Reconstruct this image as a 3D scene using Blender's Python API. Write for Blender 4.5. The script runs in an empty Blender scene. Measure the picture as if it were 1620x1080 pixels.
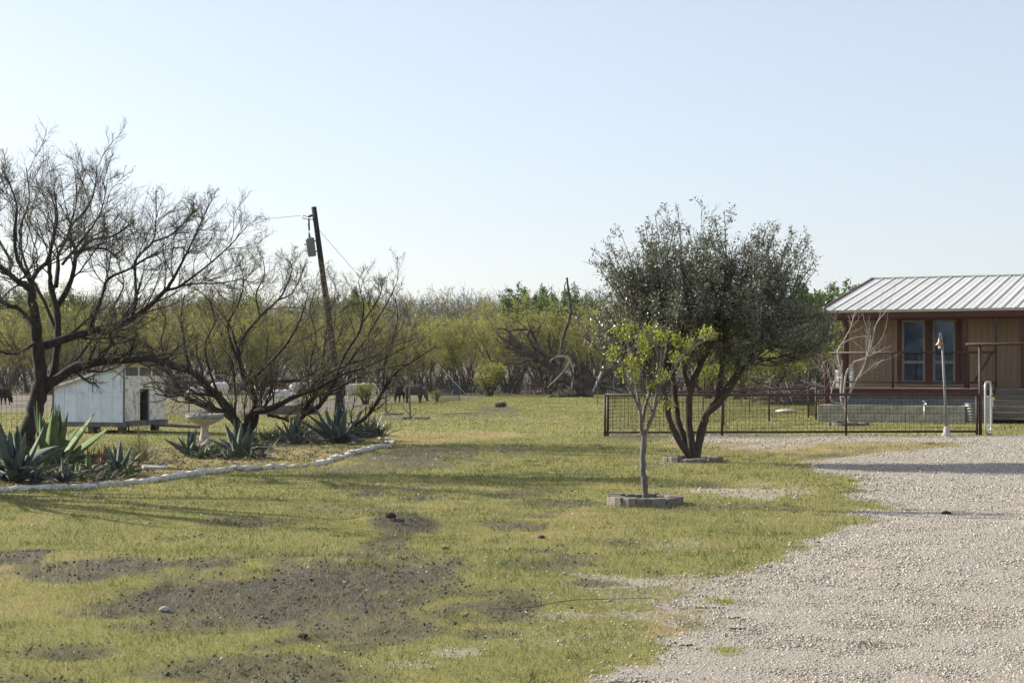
import bpy, bmesh, math, random
import numpy as np
from mathutils import Vector, Matrix
R = math.radians
random.seed(7)
rng = np.random.default_rng(11)
C = bpy.context.scene.collection
S = bpy.context.scene

# ------------------------------------------------------------------ camera, light, exposure
CAMZ, F, HY, CX = 1.75, 2600.0, 583.0, 810.0
cam = bpy.data.cameras.new('camera'); co = bpy.data.objects.new('camera', cam); C.objects.link(co)
cam.sensor_width = 36; cam.lens = 36 * F / 1620
co.location = (0, 0, CAMZ); co.rotation_euler = (R(90) + math.atan((HY - 540) / F), 0, 0)
cam.clip_start = 0.1; cam.clip_end = 9000
S.camera = co
HAZE = 0.0001
SUN_EL, SUN_AZ = 27.0, 28.0            # azimuth: degrees behind the left-hand direction
sdir = Vector((-math.cos(R(SUN_AZ)) * math.cos(R(SUN_EL)), math.sin(R(SUN_AZ)) * math.cos(R(SUN_EL)), math.sin(R(SUN_EL))))
w = bpy.data.worlds.new('World'); S.world = w; w.use_nodes = True
nt = w.node_tree; bg = nt.nodes['Background']
sky = nt.nodes.new('ShaderNodeTexSky'); sky.sky_type = 'NISHITA'; sky.sun_disc = False
sky.sun_elevation = R(SUN_EL); sky.sun_rotation = math.atan2(sdir.x, sdir.y)
sky.altitude = 100; sky.air_density = 1.0; sky.dust_density = 1.0; sky.ozone_density = 1.2
hs_ = nt.nodes.new('ShaderNodeHueSaturation'); hs_.inputs['Saturation'].default_value = .72; nt.links.new(sky.outputs[0], hs_.inputs['Color'])
hz_ = nt.nodes.new('ShaderNodeMixRGB'); hz_.inputs[0].default_value = .45; hz_.inputs[2].default_value = (3.65, 3.95, 4.75, 1)      # thin high haze whitens the whole sky
nt.links.new(hs_.outputs[0], hz_.inputs[1]); nt.links.new(hz_.outputs[0], bg.inputs[0]); bg.inputs[1].default_value = 0.105
sl = bpy.data.lights.new('sun', 'SUN'); sl.energy = 5.0; sl.angle = R(0.5); sl.color = (1.0, 0.93, 0.80)
so = bpy.data.objects.new('sun', sl); C.objects.link(so); so.rotation_euler = sdir.to_track_quat('Z', 'Y').to_euler()
so.location = (-30, 20, 40)
S.view_settings.view_transform = 'Standard'; S.view_settings.look = 'None'
S.view_settings.exposure = 0.84; S.view_settings.gamma = 1; S.view_settings.use_curve_mapping = False
S.render.engine = 'CYCLES'
S.cycles.max_bounces = 6; S.cycles.transparent_max_bounces = 8; S.cycles.diffuse_bounces = 3

# ------------------------------------------------------------------ noise and terrain
def _h(ix, iy, seed):
    v = np.sin(ix * 127.1 + iy * 311.7 + seed * 74.7) * 43758.5453
    return v - np.floor(v)
def vn(x, y, seed=0):
    x = np.asarray(x, float); y = np.asarray(y, float)
    ix, iy = np.floor(x), np.floor(y); fx, fy = x - ix, y - iy
    fx = fx * fx * (3 - 2 * fx); fy = fy * fy * (3 - 2 * fy)
    a, b, c, d = _h(ix, iy, seed), _h(ix + 1, iy, seed), _h(ix, iy + 1, seed), _h(ix + 1, iy + 1, seed)
    return (a * (1 - fx) + b * fx) * (1 - fy) + (c * (1 - fx) + d * fx) * fy
def fbm(x, y, o=4, seed=0):
    s = 0; a = .5; t = 0
    for i in range(o):
        s = s + a * vn(x * 2 ** i, y * 2 ** i, seed + i * 3); t += a; a *= .55
    return s / t
def sst(a, b, x):
    t = np.clip((x - a) / (b - a), 0, 1); return t * t * (3 - 2 * t)
def inpoly(x, y, poly):
    x = np.asarray(x, float); y = np.asarray(y, float); r = np.zeros(x.shape, bool)
    n = len(poly); j = n - 1
    for i in range(n):
        xi, yi = poly[i]; xj, yj = poly[j]
        c = ((yi > y) != (yj > y)) & (x < (xj - xi) * (y - yi) / ((yj - yi) or 1e-9) + xi)
        r ^= c; j = i
    return r
def G0(px, py):                         # photo point on level ground -> (x, y)
    y = F * CAMZ / (py - HY); return ((px - CX) / F * y, y)
EDGE = [(-70, 786), (0, 781), (65, 777), (180, 769), (270, 757), (330, 748), (400, 742), (490, 737), (525, 728), (560, 717), (620, 706)]
EDGEW = [G0(*p) for p in EDGE]
BEDW = EDGEW + [G0(*p) for p in [(588, 693), (500, 690), (420, 697), (330, 703), (200, 717), (60, 722), (-70, 728)]]
MOUNDS = [(620, 831, .45, .10), (650, 834, .5, .07), (575, 829, .6, .05), (792, 644, .45, .16), (602, 657, .6, .14), (430, 846, .7, .05), (500, 915, 1.6, .05),
          (200, 915, 1.0, .06), (720, 710, 1.4, .06), (60, 890, .8, .05)]
MW = [(G0(a, b), r, h) for a, b, r, h in MOUNDS]
def tz(x, y):
    x = np.asarray(x, float); y = np.asarray(y, float)
    z = .10 * (fbm(x * .11 + 9, y * .09, 3, 5) - .5) + .05 * (fbm(x * .5, y * .45, 3, 8) - .5)
    # low bank whose near side is bare
    z = z + .07 * np.exp(-((y - 14.7 - .25 * np.sin(x * .9)) / .8) ** 2) * sst(.9, -.6, x) * sst(-7, -3.5, x)
    for (c, r, h) in MW:
        z = z + h * np.exp(-(((x - c[0]) / r) ** 2 + ((y - c[1]) / (r * .7)) ** 2)) 
    z = z * sst(60, 40, y) + .15 * (fbm(x * .05, y * .05, 2, 3) - .5) * sst(40, 80, y)
    z = z + sst(140, 420, y) * 14.0 * (.75 + .5 * fbm(x * .006, y * .004, 2, 77))
    return z
def tz1(x, y):
    z = float(tz(np.array([x]), np.array([y]))[0])
    return z
def G(px, py):
    x, y = G0(px, py); return Vector((x, y, tz1(x, y)))
def P(px, py, y):                        # photo point at depth y -> world
    return Vector(((px - CX) / F * y, y, CAMZ - (py - HY) / F * y))

# ------------------------------------------------------------------ ground cover masks (what lies where)
SOIL = [(430, 948, 300, 42, 1), (170, 914, 130, 16, .9), (30, 886, 80, 16, .95), (640, 922, 120, 26, .8), (120, 1030, 130, 13, .75), (390, 1058, 220, 26, .75),
        (60, 1075, 90, 16, .6), (670, 990, 90, 15, .8), (860, 900, 60, 8, .5), (640, 722, 110, 13, .85), (560, 742, 80, 9, .6), (590, 776, 55, 8, .8), (655, 772, 35, 6, .7), (880, 792, 110, 7, .7),
        (640, 831, 55, 9, .9), (400, 822, 70, 8, .6), (300, 848, 90, 5, .4), (840, 775, 60, 5, .5), (990, 856, 60, 6, .6), (1120, 800, 150, 8, .45), (560, 1000, 90, 18, .7), (300, 990, 150, 10, .6), (770, 1000, 60, 9, .5),
        (790, 646, 35, 6, .8), (760, 655, 70, 5, .5), (720, 710, 50, 5, .6), (810, 712, 40, 5, .6), (1000, 690, 60, 7, .75), (1120, 690, 130, 5, .7), (610, 660, 60, 5, .7), (560, 800, 110, 6, .4), (930, 745, 60, 5, .4)]
BARE = [(970, 922, 80, 14, .9), (1055, 918, 90, 14, .8), (1180, 776, 90, 12, .7), (1010, 975, 60, 10, .6), (1100, 930, 60, 12, .8), (880, 975, 80, 8, .6), (720, 1032, 60, 10, .6),
        (260, 800, 60, 4, .3), (1060, 860, 70, 9, .35), (1210, 705, 70, 6, .7), (900, 1000, 200, 30, .25), (1010, 940, 110, 25, .4), (1100, 700, 60, 5, .4), (650, 1050, 90, 10, .4)]
DRY = [(1300, 709, 260, 12, 1), (1130, 712, 60, 8, .5), (700, 690, 160, 10, .6), (180, 745, 140, 14, .9), (450, 725, 160, 14, .9), (300, 830, 260, 16, .0), (1060, 985, 50, 28, .9), (90, 900, 120, 26, .5), (640, 700, 60, 8, .8),
       (800, 800, 300, 14, .3), (960, 830, 240, 26, .35), (40, 955, 120, 40, .35), (560, 700, 60, 12, .8)]
GB = [(690, 1560), (700, 1545), (708, 1500), (718, 1380), (728, 1275), (740, 1262), (752, 1335), (762, 1362), (780, 1366), (800, 1372), (820, 1366), (840, 1330), (860, 1285), (880, 1240),
      (900, 1180), (920, 1120), (940, 1092), (960, 1086), (985, 1098), (1000, 1085), (1020, 1045), (1040, 1018), (1080, 985), (1200, 930), (1500, 800)]
GBy = np.array([p[0] for p in GB], float); GBx = np.array([p[1] for p in GB], float)
def pxy(x, y):
    y = np.maximum(np.asarray(y, float), 2.0); return CX + F * np.asarray(x, float) / y, HY + F * CAMZ / y
def blobs(px, py, x, y, L):
    wob = (fbm(x * 2.3, y * 1.5, 4, 21) - .5) * 1.5
    m = np.zeros(np.shape(px))
    for cx, cy, rx, ry, a in L:
        d = np.sqrt(((px - cx) / rx) ** 2 + ((py - cy) / ry) ** 2)
        m = np.maximum(m, a * sst(1.25, .55, d + wob))
    return m
def gravel_sd(x, y):                    # metres inside (+) the gravel edge
    px, py = pxy(x, y)
    bx = np.interp(py, GBy, GBx)
    d = (px - bx) / F * np.maximum(y, 2.0)
    d = np.where(y < 4, x - .05 * y - .25, d)
    d = d + (fbm(x * 1.9, y * 1.9, 4, 40) - .5) * 1.1
    return np.where(py < 692, -5.0, d)
def masks(x, y):
    x = np.asarray(x, float); y = np.asarray(y, float)
    px, py = pxy(x, y)
    soil = blobs(px, py, x, y, SOIL); bare = blobs(px, py, x, y, BARE); dry = blobs(px, py, x, y, DRY)
    strip = sst(9, 2, np.abs(py - 696 - 3 * (vn(x * .8, y, 4) - .5))) * sst(1010, 1110, px)   # stones spilled along the yard fence
    gs = gravel_sd(x, y)
    gr = np.maximum(sst(-.22, .25, gs), strip * .85)
    past = sst(0, 6, np.interp(px, [430, 500, 600, 730], [657, 654, 643, 633]) - py + (vn(x * .3, y * .1, 2) - .5) * 8) * sst(800, 740, px)
    past = np.maximum(past, sst(105, 116, y + (vn(x * .25, y * .1, 6) - .5) * 12))
    past = past * sst(1.0, .9, sst(700, 900, px) * sst(116, 100, y))
    n = fbm(x * 1.1, y * .8, 5, 60)
    soil = np.maximum(soil, .75 * sst(.60, .72, fbm(x * .8 + 30, y * .6, 5, 90)) * sst(44, 30, y))
    soil = np.clip(soil * 1.0, 0, 1) * (1 - gr)
    dry = np.clip(dry + .45 * sst(.5, .78, n), 0, 1)
    bed = inpoly(x, y, BEDW).astype(float)
    dry = np.maximum(dry, bed * .55)
    return dict(soil=soil, bare=bare * (1 - soil), dry=dry, gravel=gr, past=past, bed=bed, gs=gs)

# ------------------------------------------------------------------ materials
def newmat(name):
    m = bpy.data.materials.new(name); m.use_nodes = True
    return m, m.node_tree.nodes, m.node_tree.links, m.node_tree.nodes['Principled BSDF']
def mat(name, c1, c2=None, scale=8, rough=.8, bump=0.0, bscale=None, metal=0, spec=.35, trans=0, stretch=None, c3=None, jitter=0, coords='Object', detail=5):
    m, N, L, B = newmat(name)
    B.inputs['Roughness'].default_value = rough; B.inputs['Metallic'].default_value = metal
    B.inputs['Specular IOR Level'].default_value = spec
    tc = N.new('ShaderNodeTexCoord'); src = tc.outputs[coords]
    if stretch:
        mp = N.new('ShaderNodeMapping'); mp.inputs['Scale'].default_value = stretch; L.new(src, mp.inputs[0]); src = mp.outputs[0]
    col = None
    if c2 is not None:
        nz = N.new('ShaderNodeTexNoise'); nz.inputs['Scale'].default_value = scale; nz.inputs['Detail'].default_value = detail; nz.inputs['Roughness'].default_value = .65
        L.new(src, nz.inputs['Vector'])
        rp = N.new('ShaderNodeValToRGB'); e = rp.color_ramp.elements
        e[0].position = .34; e[0].color = (*c1, 1); e[1].position = .66; e[1].color = (*c2, 1)
        if c3 is not None:
            q = e.new(.5); q.color = (*c3, 1)
        L.new(nz.outputs['Fac'], rp.inputs[0]); col = rp.outputs[0]
    else:
        rgb = N.new('ShaderNodeRGB'); rgb.outputs[0].default_value = (*c1, 1); col = rgb.outputs[0]
    if jitter:
        oi = N.new('ShaderNodeObjectInfo'); hs = N.new('ShaderNodeHueSaturation'); mr = N.new('ShaderNodeMapRange')
        mr.inputs['To Min'].default_value = 1 - jitter; mr.inputs['To Max'].default_value = 1 + jitter
        L.new(oi.outputs['Random'], mr.inputs[0]); L.new(mr.outputs[0], hs.inputs['Value']); L.new(col, hs.inputs['Color']); col = hs.outputs[0]
    L.new(col, B.inputs['Base Color'])
    if bump:
        b = N.new('ShaderNodeBump'); b.inputs['Strength'].default_value = bump; b.inputs['Distance'].default_value = .02
        n2 = N.new('ShaderNodeTexNoise'); n2.inputs['Scale'].default_value = bscale or scale * 3; n2.inputs['Detail'].default_value = 4
        L.new(src, n2.inputs['Vector']); L.new(n2.outputs['Fac'], b.inputs['Height']); L.new(b.outputs[0], B.inputs['Normal'])
    if trans:
        t = N.new('ShaderNodeBsdfTranslucent'); mx = N.new('ShaderNodeMixShader'); mx.inputs[0].default_value = trans
        L.new(col, t.inputs[0]); L.new(B.outputs[0], mx.inputs[1]); L.new(t.outputs[0], mx.inputs[2])
        L.new(mx.outputs[0], N['Material Output'].inputs[0])
    return m
def attrmat(name, rough=.7, trans=.35, spec=.2):         # per-blade / per-stone colour held in the mesh
    m, N, L, B = newmat(name)
    a = N.new('ShaderNodeAttribute'); a.attribute_name = 'tint'
    L.new(a.outputs['Color'], B.inputs['Base Color']); B.inputs['Roughness'].default_value = rough; B.inputs['Specular IOR Level'].default_value = spec
    if trans:
        t = N.new('ShaderNodeBsdfTranslucent'); mx = N.new('ShaderNodeMixShader'); mx.inputs[0].default_value = trans
        L.new(a.outputs['Color'], t.inputs[0]); L.new(B.outputs[0], mx.inputs[1]); L.new(t.outputs[0], mx.inputs[2])
        L.new(mx.outputs[0], N['Material Output'].inputs[0])
    return m
M = {}
M['bark'] = mat('mesquite_bark', (.019, .016, .014), (.052, .045, .039), 14, .95, .8, 30, stretch=(1, 1, .35))
M['twig'] = mat('mesquite_twig', (.09, .081, .07), (.20, .183, .16), 3, .9, spec=.2)
M['bark2'] = mat('evergreen_bark', (.032, .026, .021), (.085, .068, .052), 16, .95, .7, 34, stretch=(1, 1, .4))
M['sapbark'] = mat('smooth_grey_bark', (.07, .064, .057), (.17, .158, .14), 20, .75, .3, 40, stretch=(1, 1, .3))
M['palebark'] = mat('pale_peeling_bark', (.20, .18, .16), (.46, .43, .39), 14, .7, .3, 30, stretch=(1, 1, .3))
M['deadwood'] = mat('weathered_dead_wood', (.07, .062, .055), (.26, .235, .21), 5, .9, .6, 20, c3=(.12, .105, .09))
M['brushtwig'] = mat('brush_twig', (.085, .073, .058), (.19, .168, .14), 1.5, .9, spec=.15)
M['leaf'] = mat('evergreen_leaf', (.055, .064, .034), (.27, .28, .19), 17, .40, spec=.6, trans=.2, coords='Object')  # pale leaf-scale flecks put sun sparkle into the colour
M['sapleaf'] = mat('new_spring_leaf', (.17, .205, .028), (.37, .385, .06), 9, .5, spec=.3, trans=.5)
M['budleaf'] = mat('mesquite_bud_leaf', (.16, .17, .03), (.33, .30, .05), 2, .6, spec=.2, trans=.5)
M['brushleaf'] = mat('brush_bud_leaf', (.17, .185, .045), (.35, .335, .085), .55, .6, spec=.2, trans=.55, jitter=.2)
M['oakleaf'] = mat('oak_leaf', (.040, .078, .014), (.115, .18, .030), .9, .5, spec=.3, trans=.3, jitter=.2)
M['agave'] = mat('blue_agave_skin', (.072, .092, .079), (.128, .155, .136), 5, .72, .15, 20, jitter=.2, spec=.15)
M['agaveg'] = mat('green_agave_skin', (.075, .115, .045), (.15, .19, .085), 5, .72, .15, 20, jitter=.2, spec=.15, trans=.08)
M['agaved'] = mat('dried_agave_leaf', (.085, .073, .058), (.23, .205, .17), 7, .85, .4, 20, jitter=.3, spec=.2)
M['agaver'] = mat('rust_brown_leaf', (.14, .065, .035), (.27, .15, .08), 7, .7, .3, 20, jitter=.25, spec=.2)
M['yucca'] = mat('dark_yucca_leaf', (.028, .042, .018), (.075, .095, .045), 6, .5, spec=.35, trans=.08)
M['strawg'] = mat('straw_grass', (.10, .105, .045), (.24, .22, .12), 9, .7, trans=.25)
M['stone'] = mat('limestone_edging', (.40, .375, .33), (.66, .63, .58), 9, .9, .7, 22, jitter=.12, c3=(.55, .52, .47))
M['ringbrick'] = mat('brown_paver', (.13, .112, .094), (.25, .22, .185), 20, .92, .6, 60, jitter=.22)
M['ringstone'] = mat('grey_ring_stone', (.11, .097, .08), (.23, .205, .17), 14, .95, .8, 36, jitter=.25)
M['soilm'] = mat('dark_soil', (.045, .036, .029), (.11, .09, .07), 12, 1, 1, 50)
M['pipe'] = mat('rust_brown_pipe', (.032, .017, .013), (.075, .036, .026), 10, .6, .2, 60, spec=.4)
M['wire'] = mat('fence_wire', (.035, .028, .025), rough=.6, metal=.3)
M['tpost'] = mat('steel_fence_post', (.035, .028, .025), (.08, .06, .05), 9, .7)
M['galv'] = mat('galvanised_pipe', (.42, .42, .41), (.60, .60, .58), 18, .42, metal=.75, spec=.5)
M['lampgrey'] = mat('grey_lamp_paint', (.15, .15, .148), (.24, .24, .235), 14, .55, .1)
M['concrete'] = mat('concrete', (.34, .33, .31), (.50, .48, .45), 12, .95, .4, 50)
M['copper'] = mat('copper_shade', (.30, .13, .06), (.46, .22, .11), 14, .45, metal=.55)
M['bulb'] = mat('frosted_glass', (.75, .72, .64), rough=.3, spec=.5)
M['red'] = mat('dark_red_paint', (.058, .016, .012), (.088, .026, .020), 8, .62, .15, 40, jitter=.1)
M['roof'] = mat('cream_metal_roof', (.50, .50, .47), (.61, .605, .57), 1.3, .5, 0, 3, spec=.4, stretch=(1, .25, 1), jitter=.05)
M['siding'] = mat('tan_wood_siding', (.205, .143, .095), (.285, .208, .145), 6, .85, .3, 30, stretch=(4, 4, .25), jitter=.10)
M['sash'] = mat('window_sash', (.17, .17, .165), (.23, .23, .22), 9, .6)
M['deckwood'] = mat('grey_deck_boards', (.16, .13, .10), (.28, .24, .19), 7, .9, .4, 30, stretch=(.2, 4, 4), jitter=.2)
M['stepwood'] = mat('weathered_step_boards', (.085, .072, .06), (.17, .145, .12), 7, .9, .5, 30, stretch=(.3, 4, 4), jitter=.2)
M['corr'] = mat('corrugated_steel', (.14, .142, .14), (.24, .243, .24), 6, .5, metal=.35)
M['block'] = mat('limestone_block', (.24, .225, .18), (.42, .39, .32), 5, .95, .7, 24, jitter=.08, c3=(.34, .315, .26))
M['whiteshade'] = mat('chalky_white_shade_blue', (.50, .57, .68), (.66, .72, .80), 3, .85, .5, 14, c3=(.61, .68, .78), jitter=.05)  # blue of the skylit shade put into the white paint colour
M['creampaint'] = mat('peeling_cream_paint', (.30, .27, .22), (.78, .74, .66), 4.5, .9, .6, 14, c3=(.72, .68, .60))
M['purple'] = mat('faded_purple_roofing', (.16, .075, .14), (.25, .13, .21), 4, .8, .3, 30)
M['yellow'] = mat('yellow_trim_paint', (.42, .33, .09), (.52, .43, .16), 6, .8)
M['shedtimber'] = mat('dark_skid_timber', (.10, .085, .085), (.19, .165, .17), 6, .9, .5, 30)
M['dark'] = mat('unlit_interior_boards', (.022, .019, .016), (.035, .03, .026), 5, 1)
M['screen'] = mat('dusty_screen', (.085, .085, .075), (.16, .155, .14), 10, .9)
M['pole'] = mat('creosote_pole', (.011, .009, .008), (.030, .025, .022), 9, .9, .6, 24, stretch=(1, 1, .15))
M['trafo'] = mat('transformer_grey', (.13, .138, .15), (.20, .21, .225), 8, .55, .1)
M['porc'] = mat('brown_porcelain', (.035, .022, .018), (.07, .05, .04), 8, .35)
M['bath'] = mat('painted_birdbath', (.30, .25, .21), (.46, .41, .36), 12, .85, .3, 30)
M['bathrim'] = mat('green_weathered_rim', (.13, .16, .145), (.32, .34, .315), 9, .85, .4, 30)
M['sheepw'] = mat('white_wool', (.58, .55, .49), (.78, .75, .69), 9, 1, .8, 30, spec=.1)
M['sheepd'] = mat('dark_brown_wool', (.018, .013, .011), (.045, .032, .027), 9, 1, .8, 30, spec=.1)
M['sheepg'] = mat('grey_brown_wool', (.05, .041, .036), (.11, .092, .08), 9, 1, .8, 30, spec=.1)
M['sheept'] = mat('tan_wool', (.18, .11, .07), (.27, .18, .12), 9, 1, .8, 30, spec=.1)
M['plastic'] = mat('white_plastic', (.70, .70, .69), (.78, .78, .77), 5, .5)
M['bluep'] = mat('faded_blue_plastic', (.06, .11, .17), (.11, .17, .24), 6, .6)
M['clod'] = attrmat('clod', 1, 0); M['gravelstone'] = attrmat('gravel_stone', .85, 0, .3); M['grassblade'] = attrmat('grass_blade', .6, .45, .25)

def glass(name, col, rough=.04):
    m, N, L, B = newmat(name)
    B.inputs['Base Color'].default_value = (*col, 1); B.inputs['Roughness'].default_value = rough; B.inputs['Specular IOR Level'].default_value = .8
    B.inputs['IOR'].default_value = 1.62; B.inputs['Specular Tint'].default_value = (.55, .78, 1, 1)
    return m
M['glass'] = glass('window_glass', (.012, .022, .042))

def two_tone(name, wool, dark, x0, z0):      # animal coat: dark beyond x0 (head) or under z0 (legs)
    m, N, L, B = newmat(name); B.inputs['Roughness'].default_value = 1; B.inputs['Specular IOR Level'].default_value = .1
    tc = N.new('ShaderNodeTexCoord'); sx = N.new('ShaderNodeSeparateXYZ'); L.new(tc.outputs['Object'], sx.inputs[0])
    g1 = N.new('ShaderNodeMath'); g1.operation = 'GREATER_THAN'; g1.inputs[1].default_value = x0; L.new(sx.outputs['X'], g1.inputs[0])
    g2 = N.new('ShaderNodeMath'); g2.operation = 'LESS_THAN'; g2.inputs[1].default_value = z0; L.new(sx.outputs['Z'], g2.inputs[0])
    mx = N.new('ShaderNodeMath'); mx.operation = 'MAXIMUM'; L.new(g1.outputs[0], mx.inputs[0]); L.new(g2.outputs[0], mx.inputs[1])
    nz = N.new('ShaderNodeTexNoise'); nz.inputs['Scale'].default_value = 12; L.new(tc.outputs['Object'], nz.inputs['Vector'])
    mc = N.new('ShaderNodeMixRGB'); mc.inputs[1].default_value = (*wool, 1); mc.inputs[2].default_value = (*[c * .75 for c in wool], 1); L.new(nz.outputs['Fac'], mc.inputs[0])
    m2 = N.new('ShaderNodeMixRGB'); L.new(mx.outputs[0], m2.inputs[0]); L.new(mc.outputs[0], m2.inputs[1]); m2.inputs[2].default_value = (*dark, 1)
    L.new(m2.outputs[0], B.inputs['Base Color'])
    return m
M['sheepbh'] = two_tone('white_wool_dark_head', (.62, .58, .50), (.03, .024, .02), .42, .0)
M['sheepbw'] = two_tone('brown_wool_white_rump', (.045, .033, .028), (.5, .46, .4), 9, -1)

# ------------------------------------------------------------------ mesh helpers
class MB:
    def __init__(s): s.V = []; s.Fc = []; s.I = []; s.n = 0
    def add(s, v, f, mi=0):
        v = np.asarray(v, float).reshape(-1, 3)
        s.V.append(v); s.Fc += [tuple(i + s.n for i in q) for q in f]; s.I += [mi] * len(f); s.n += len(v)
    def box(s, c, d, rz=0, mi=0, M4=None, bev=0):
        x, y, z = [q / 2 for q in d]
        if bev:
            b = min(bev, .45 * min(d)); v = []
            for sx in (-1, 1):
                for sy in (-1, 1):
                    for sz in (-1, 1):
                        v += [(sx * x, sy * (y - b), sz * (z - b)), (sx * (x - b), sy * y, sz * (z - b)), (sx * (x - b), sy * (y - b), sz * z)]
            bm = bmesh.new(); vs = [bm.verts.new(q) for q in v]; bmesh.ops.convex_hull(bm, input=vs); bm.verts.index_update()
            v = [tuple(q.co) for q in bm.verts]; f = [[q.index for q in p.verts] for p in bm.faces]; bm.free()
        else:
            v = [(sx * x, sy * y, sz * z) for sx in (-1, 1) for sy in (-1, 1) for sz in (-1, 1)]
            f = [(0, 1, 3, 2), (4, 6, 7, 5), (0, 4, 5, 1), (2, 3, 7, 6), (0, 2, 6, 4), (1, 5, 7, 3)]
        v = np.array(v)
        if rz:
            ca, sa = math.cos(rz), math.sin(rz); v = np.stack([v[:, 0] * ca - v[:, 1] * sa, v[:, 0] * sa + v[:, 1] * ca, v[:, 2]], 1)
        if M4 is not None: v = np.array([tuple(M4 @ Vector(q)) for q in v])
        s.add(v + np.array(c), f, mi)
    def tube(s, pts, rad, n=8, mi=0, caps=True):
        V, Fq = tubes(np.array([[tuple(p) for p in pts]], float), np.array([rad if np.ndim(rad) else [rad] * len(pts)], float), n)
        f = [tuple(q) for q in Fq]; k = len(pts)
        if caps: f += [tuple(range(n))[::-1], tuple(range((k - 1) * n, k * n))]
        s.add(V, f, mi)
    def lathe(s, prof, c=(0, 0, 0), n=20, mi=0):
        v = []
        for r, z in prof:
            for i in range(n): a = 2 * math.pi * i / n; v.append((c[0] + r * math.cos(a), c[1] + r * math.sin(a), c[2] + z))
        f = []
        for k in range(len(prof) - 1):
            for i in range(n): j = (i + 1) % n; f.append((k * n + i, k * n + j, (k + 1) * n + j, (k + 1) * n + i))
        f += [tuple(range(n))[::-1], tuple(range((len(prof) - 1) * n, len(prof) * n))]
        s.add(v, f, mi)
    def prism(s, poly, y0, y1, mi=0):        # polygon in (x,z) extruded along y
        n = len(poly); v = [(x, y0, z) for x, z in poly] + [(x, y1, z) for x, z in poly]
        f = [tuple(range(n)), tuple(range(n, 2 * n))[::-1]] + [(i, i + n, (i + 1) % n + n, (i + 1) % n) for i in range(n)]
        s.add(v, f, mi)
    def mesh(s, name, mats, smooth=False, org=None):
        V = np.concatenate(s.V) if s.V else np.zeros((0, 3))
        if org is not None: V = V - np.array(org)
        me = bpy.data.meshes.new(name); me.from_pydata(V.tolist(), [], s.Fc)
        for m in (mats if isinstance(mats, list) else [mats]): me.materials.append(m)
        if len(me.materials) > 1: me.polygons.foreach_set('material_index', s.I)
        if smooth: me.polygons.foreach_set('use_smooth', [True] * len(me.polygons))
        me.update(); return me
    def build(s, name, mats, parent=None, smooth=False, org=None, loc=None, rot=None):
        return part(name, s.mesh(name, mats, smooth, org), parent, loc, rot)
def part(name, me, parent=None, loc=None, rot=None, label=None, scale=None):
    o = bpy.data.objects.new(name, me); C.objects.link(o)
    if parent: o.parent = parent
    if loc is not None: o.location = loc
    if rot is not None: o.rotation_euler = rot
    if scale is not None: o.scale = scale
    if label: o['label'] = label
    return o
def tag(o, label=None, cat=None, group=None, kind=None):
    if label: o['label'] = label
    if cat: o['category'] = cat
    if group: o['group'] = group
    if kind: o['kind'] = kind
    return o
def thing(name, label, cat, loc=(0, 0, 0), rz=0, group=None):
    o = bpy.data.objects.new(name, None); C.objects.link(o); o.location = loc; o.rotation_euler = (0, 0, rz); o.empty_display_size = .2
    return tag(o, label, cat, group)
def npmesh(name, V, polys, mats, mi=None, smooth=False, tint=None):
    """V (n,3); polys list of int arrays (k,m)."""
    me = bpy.data.meshes.new(name); V = np.asarray(V, np.float32)
    me.vertices.add(len(V)); me.vertices.foreach_set('co', V.ravel())
    idx = np.concatenate([p.ravel() for p in polys]).astype(np.int32)
    cnt = np.concatenate([np.full(len(p), p.shape[1]) for p in polys]); st = np.concatenate([[0], np.cumsum(cnt)[:-1]]).astype(np.int32)
    me.loops.add(len(idx)); me.loops.foreach_set('vertex_index', idx)
    me.polygons.add(len(cnt)); me.polygons.foreach_set('loop_start', st)
    for m in mats: me.materials.append(m)
    if mi is not None: me.polygons.foreach_set('material_index', np.asarray(mi, np.int32))
    me.update(calc_edges=True)
    if smooth: me.polygons.foreach_set('use_smooth', np.ones(len(cnt), bool))
    if tint is not None:
        a = me.attributes.new('tint', 'FLOAT_COLOR', 'POINT'); c = np.ones((len(V), 4), np.float32); c[:, :3] = tint; a.data.foreach_set('color', c.ravel())
    return me
def unit(a): return a / np.maximum(np.linalg.norm(a, axis=-1, keepdims=True), 1e-9)
def tubes(Pt, Rd, n):
    """Pt (m,k,3), Rd (m,k) -> verts, quads."""
    m, k, _ = Pt.shape
    T = np.gradient(Pt, axis=1); T = unit(T)
    ref = np.where(np.abs(T[:, :1, 2:3]) > .8, np.array([[[1., .1, 0]]]), np.array([[[0., .1, 1.]]]))
    ref = np.broadcast_to(ref, T.shape)
    u = unit(np.cross(T, ref)); v = np.cross(T, u)
    a = np.arange(n) * 2 * np.pi / n
    V = Pt[:, :, None, :] + Rd[:, :, None, None] * (np.cos(a)[None, None, :, None] * u[:, :, None, :] + np.sin(a)[None, None, :, None] * v[:, :, None, :])
    base = (np.arange(m) * k * n)[:, None, None]; kk = (np.arange(k - 1) * n)[None, :, None]; i = np.arange(n)[None, None, :]; j = (i + 1) % n
    Q = np.stack([base + kk + i, base + kk + j, base + kk + n + j, base + kk + n + i], -1).reshape(-1, 4)
    return V.reshape(-1, 3), Q
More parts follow.
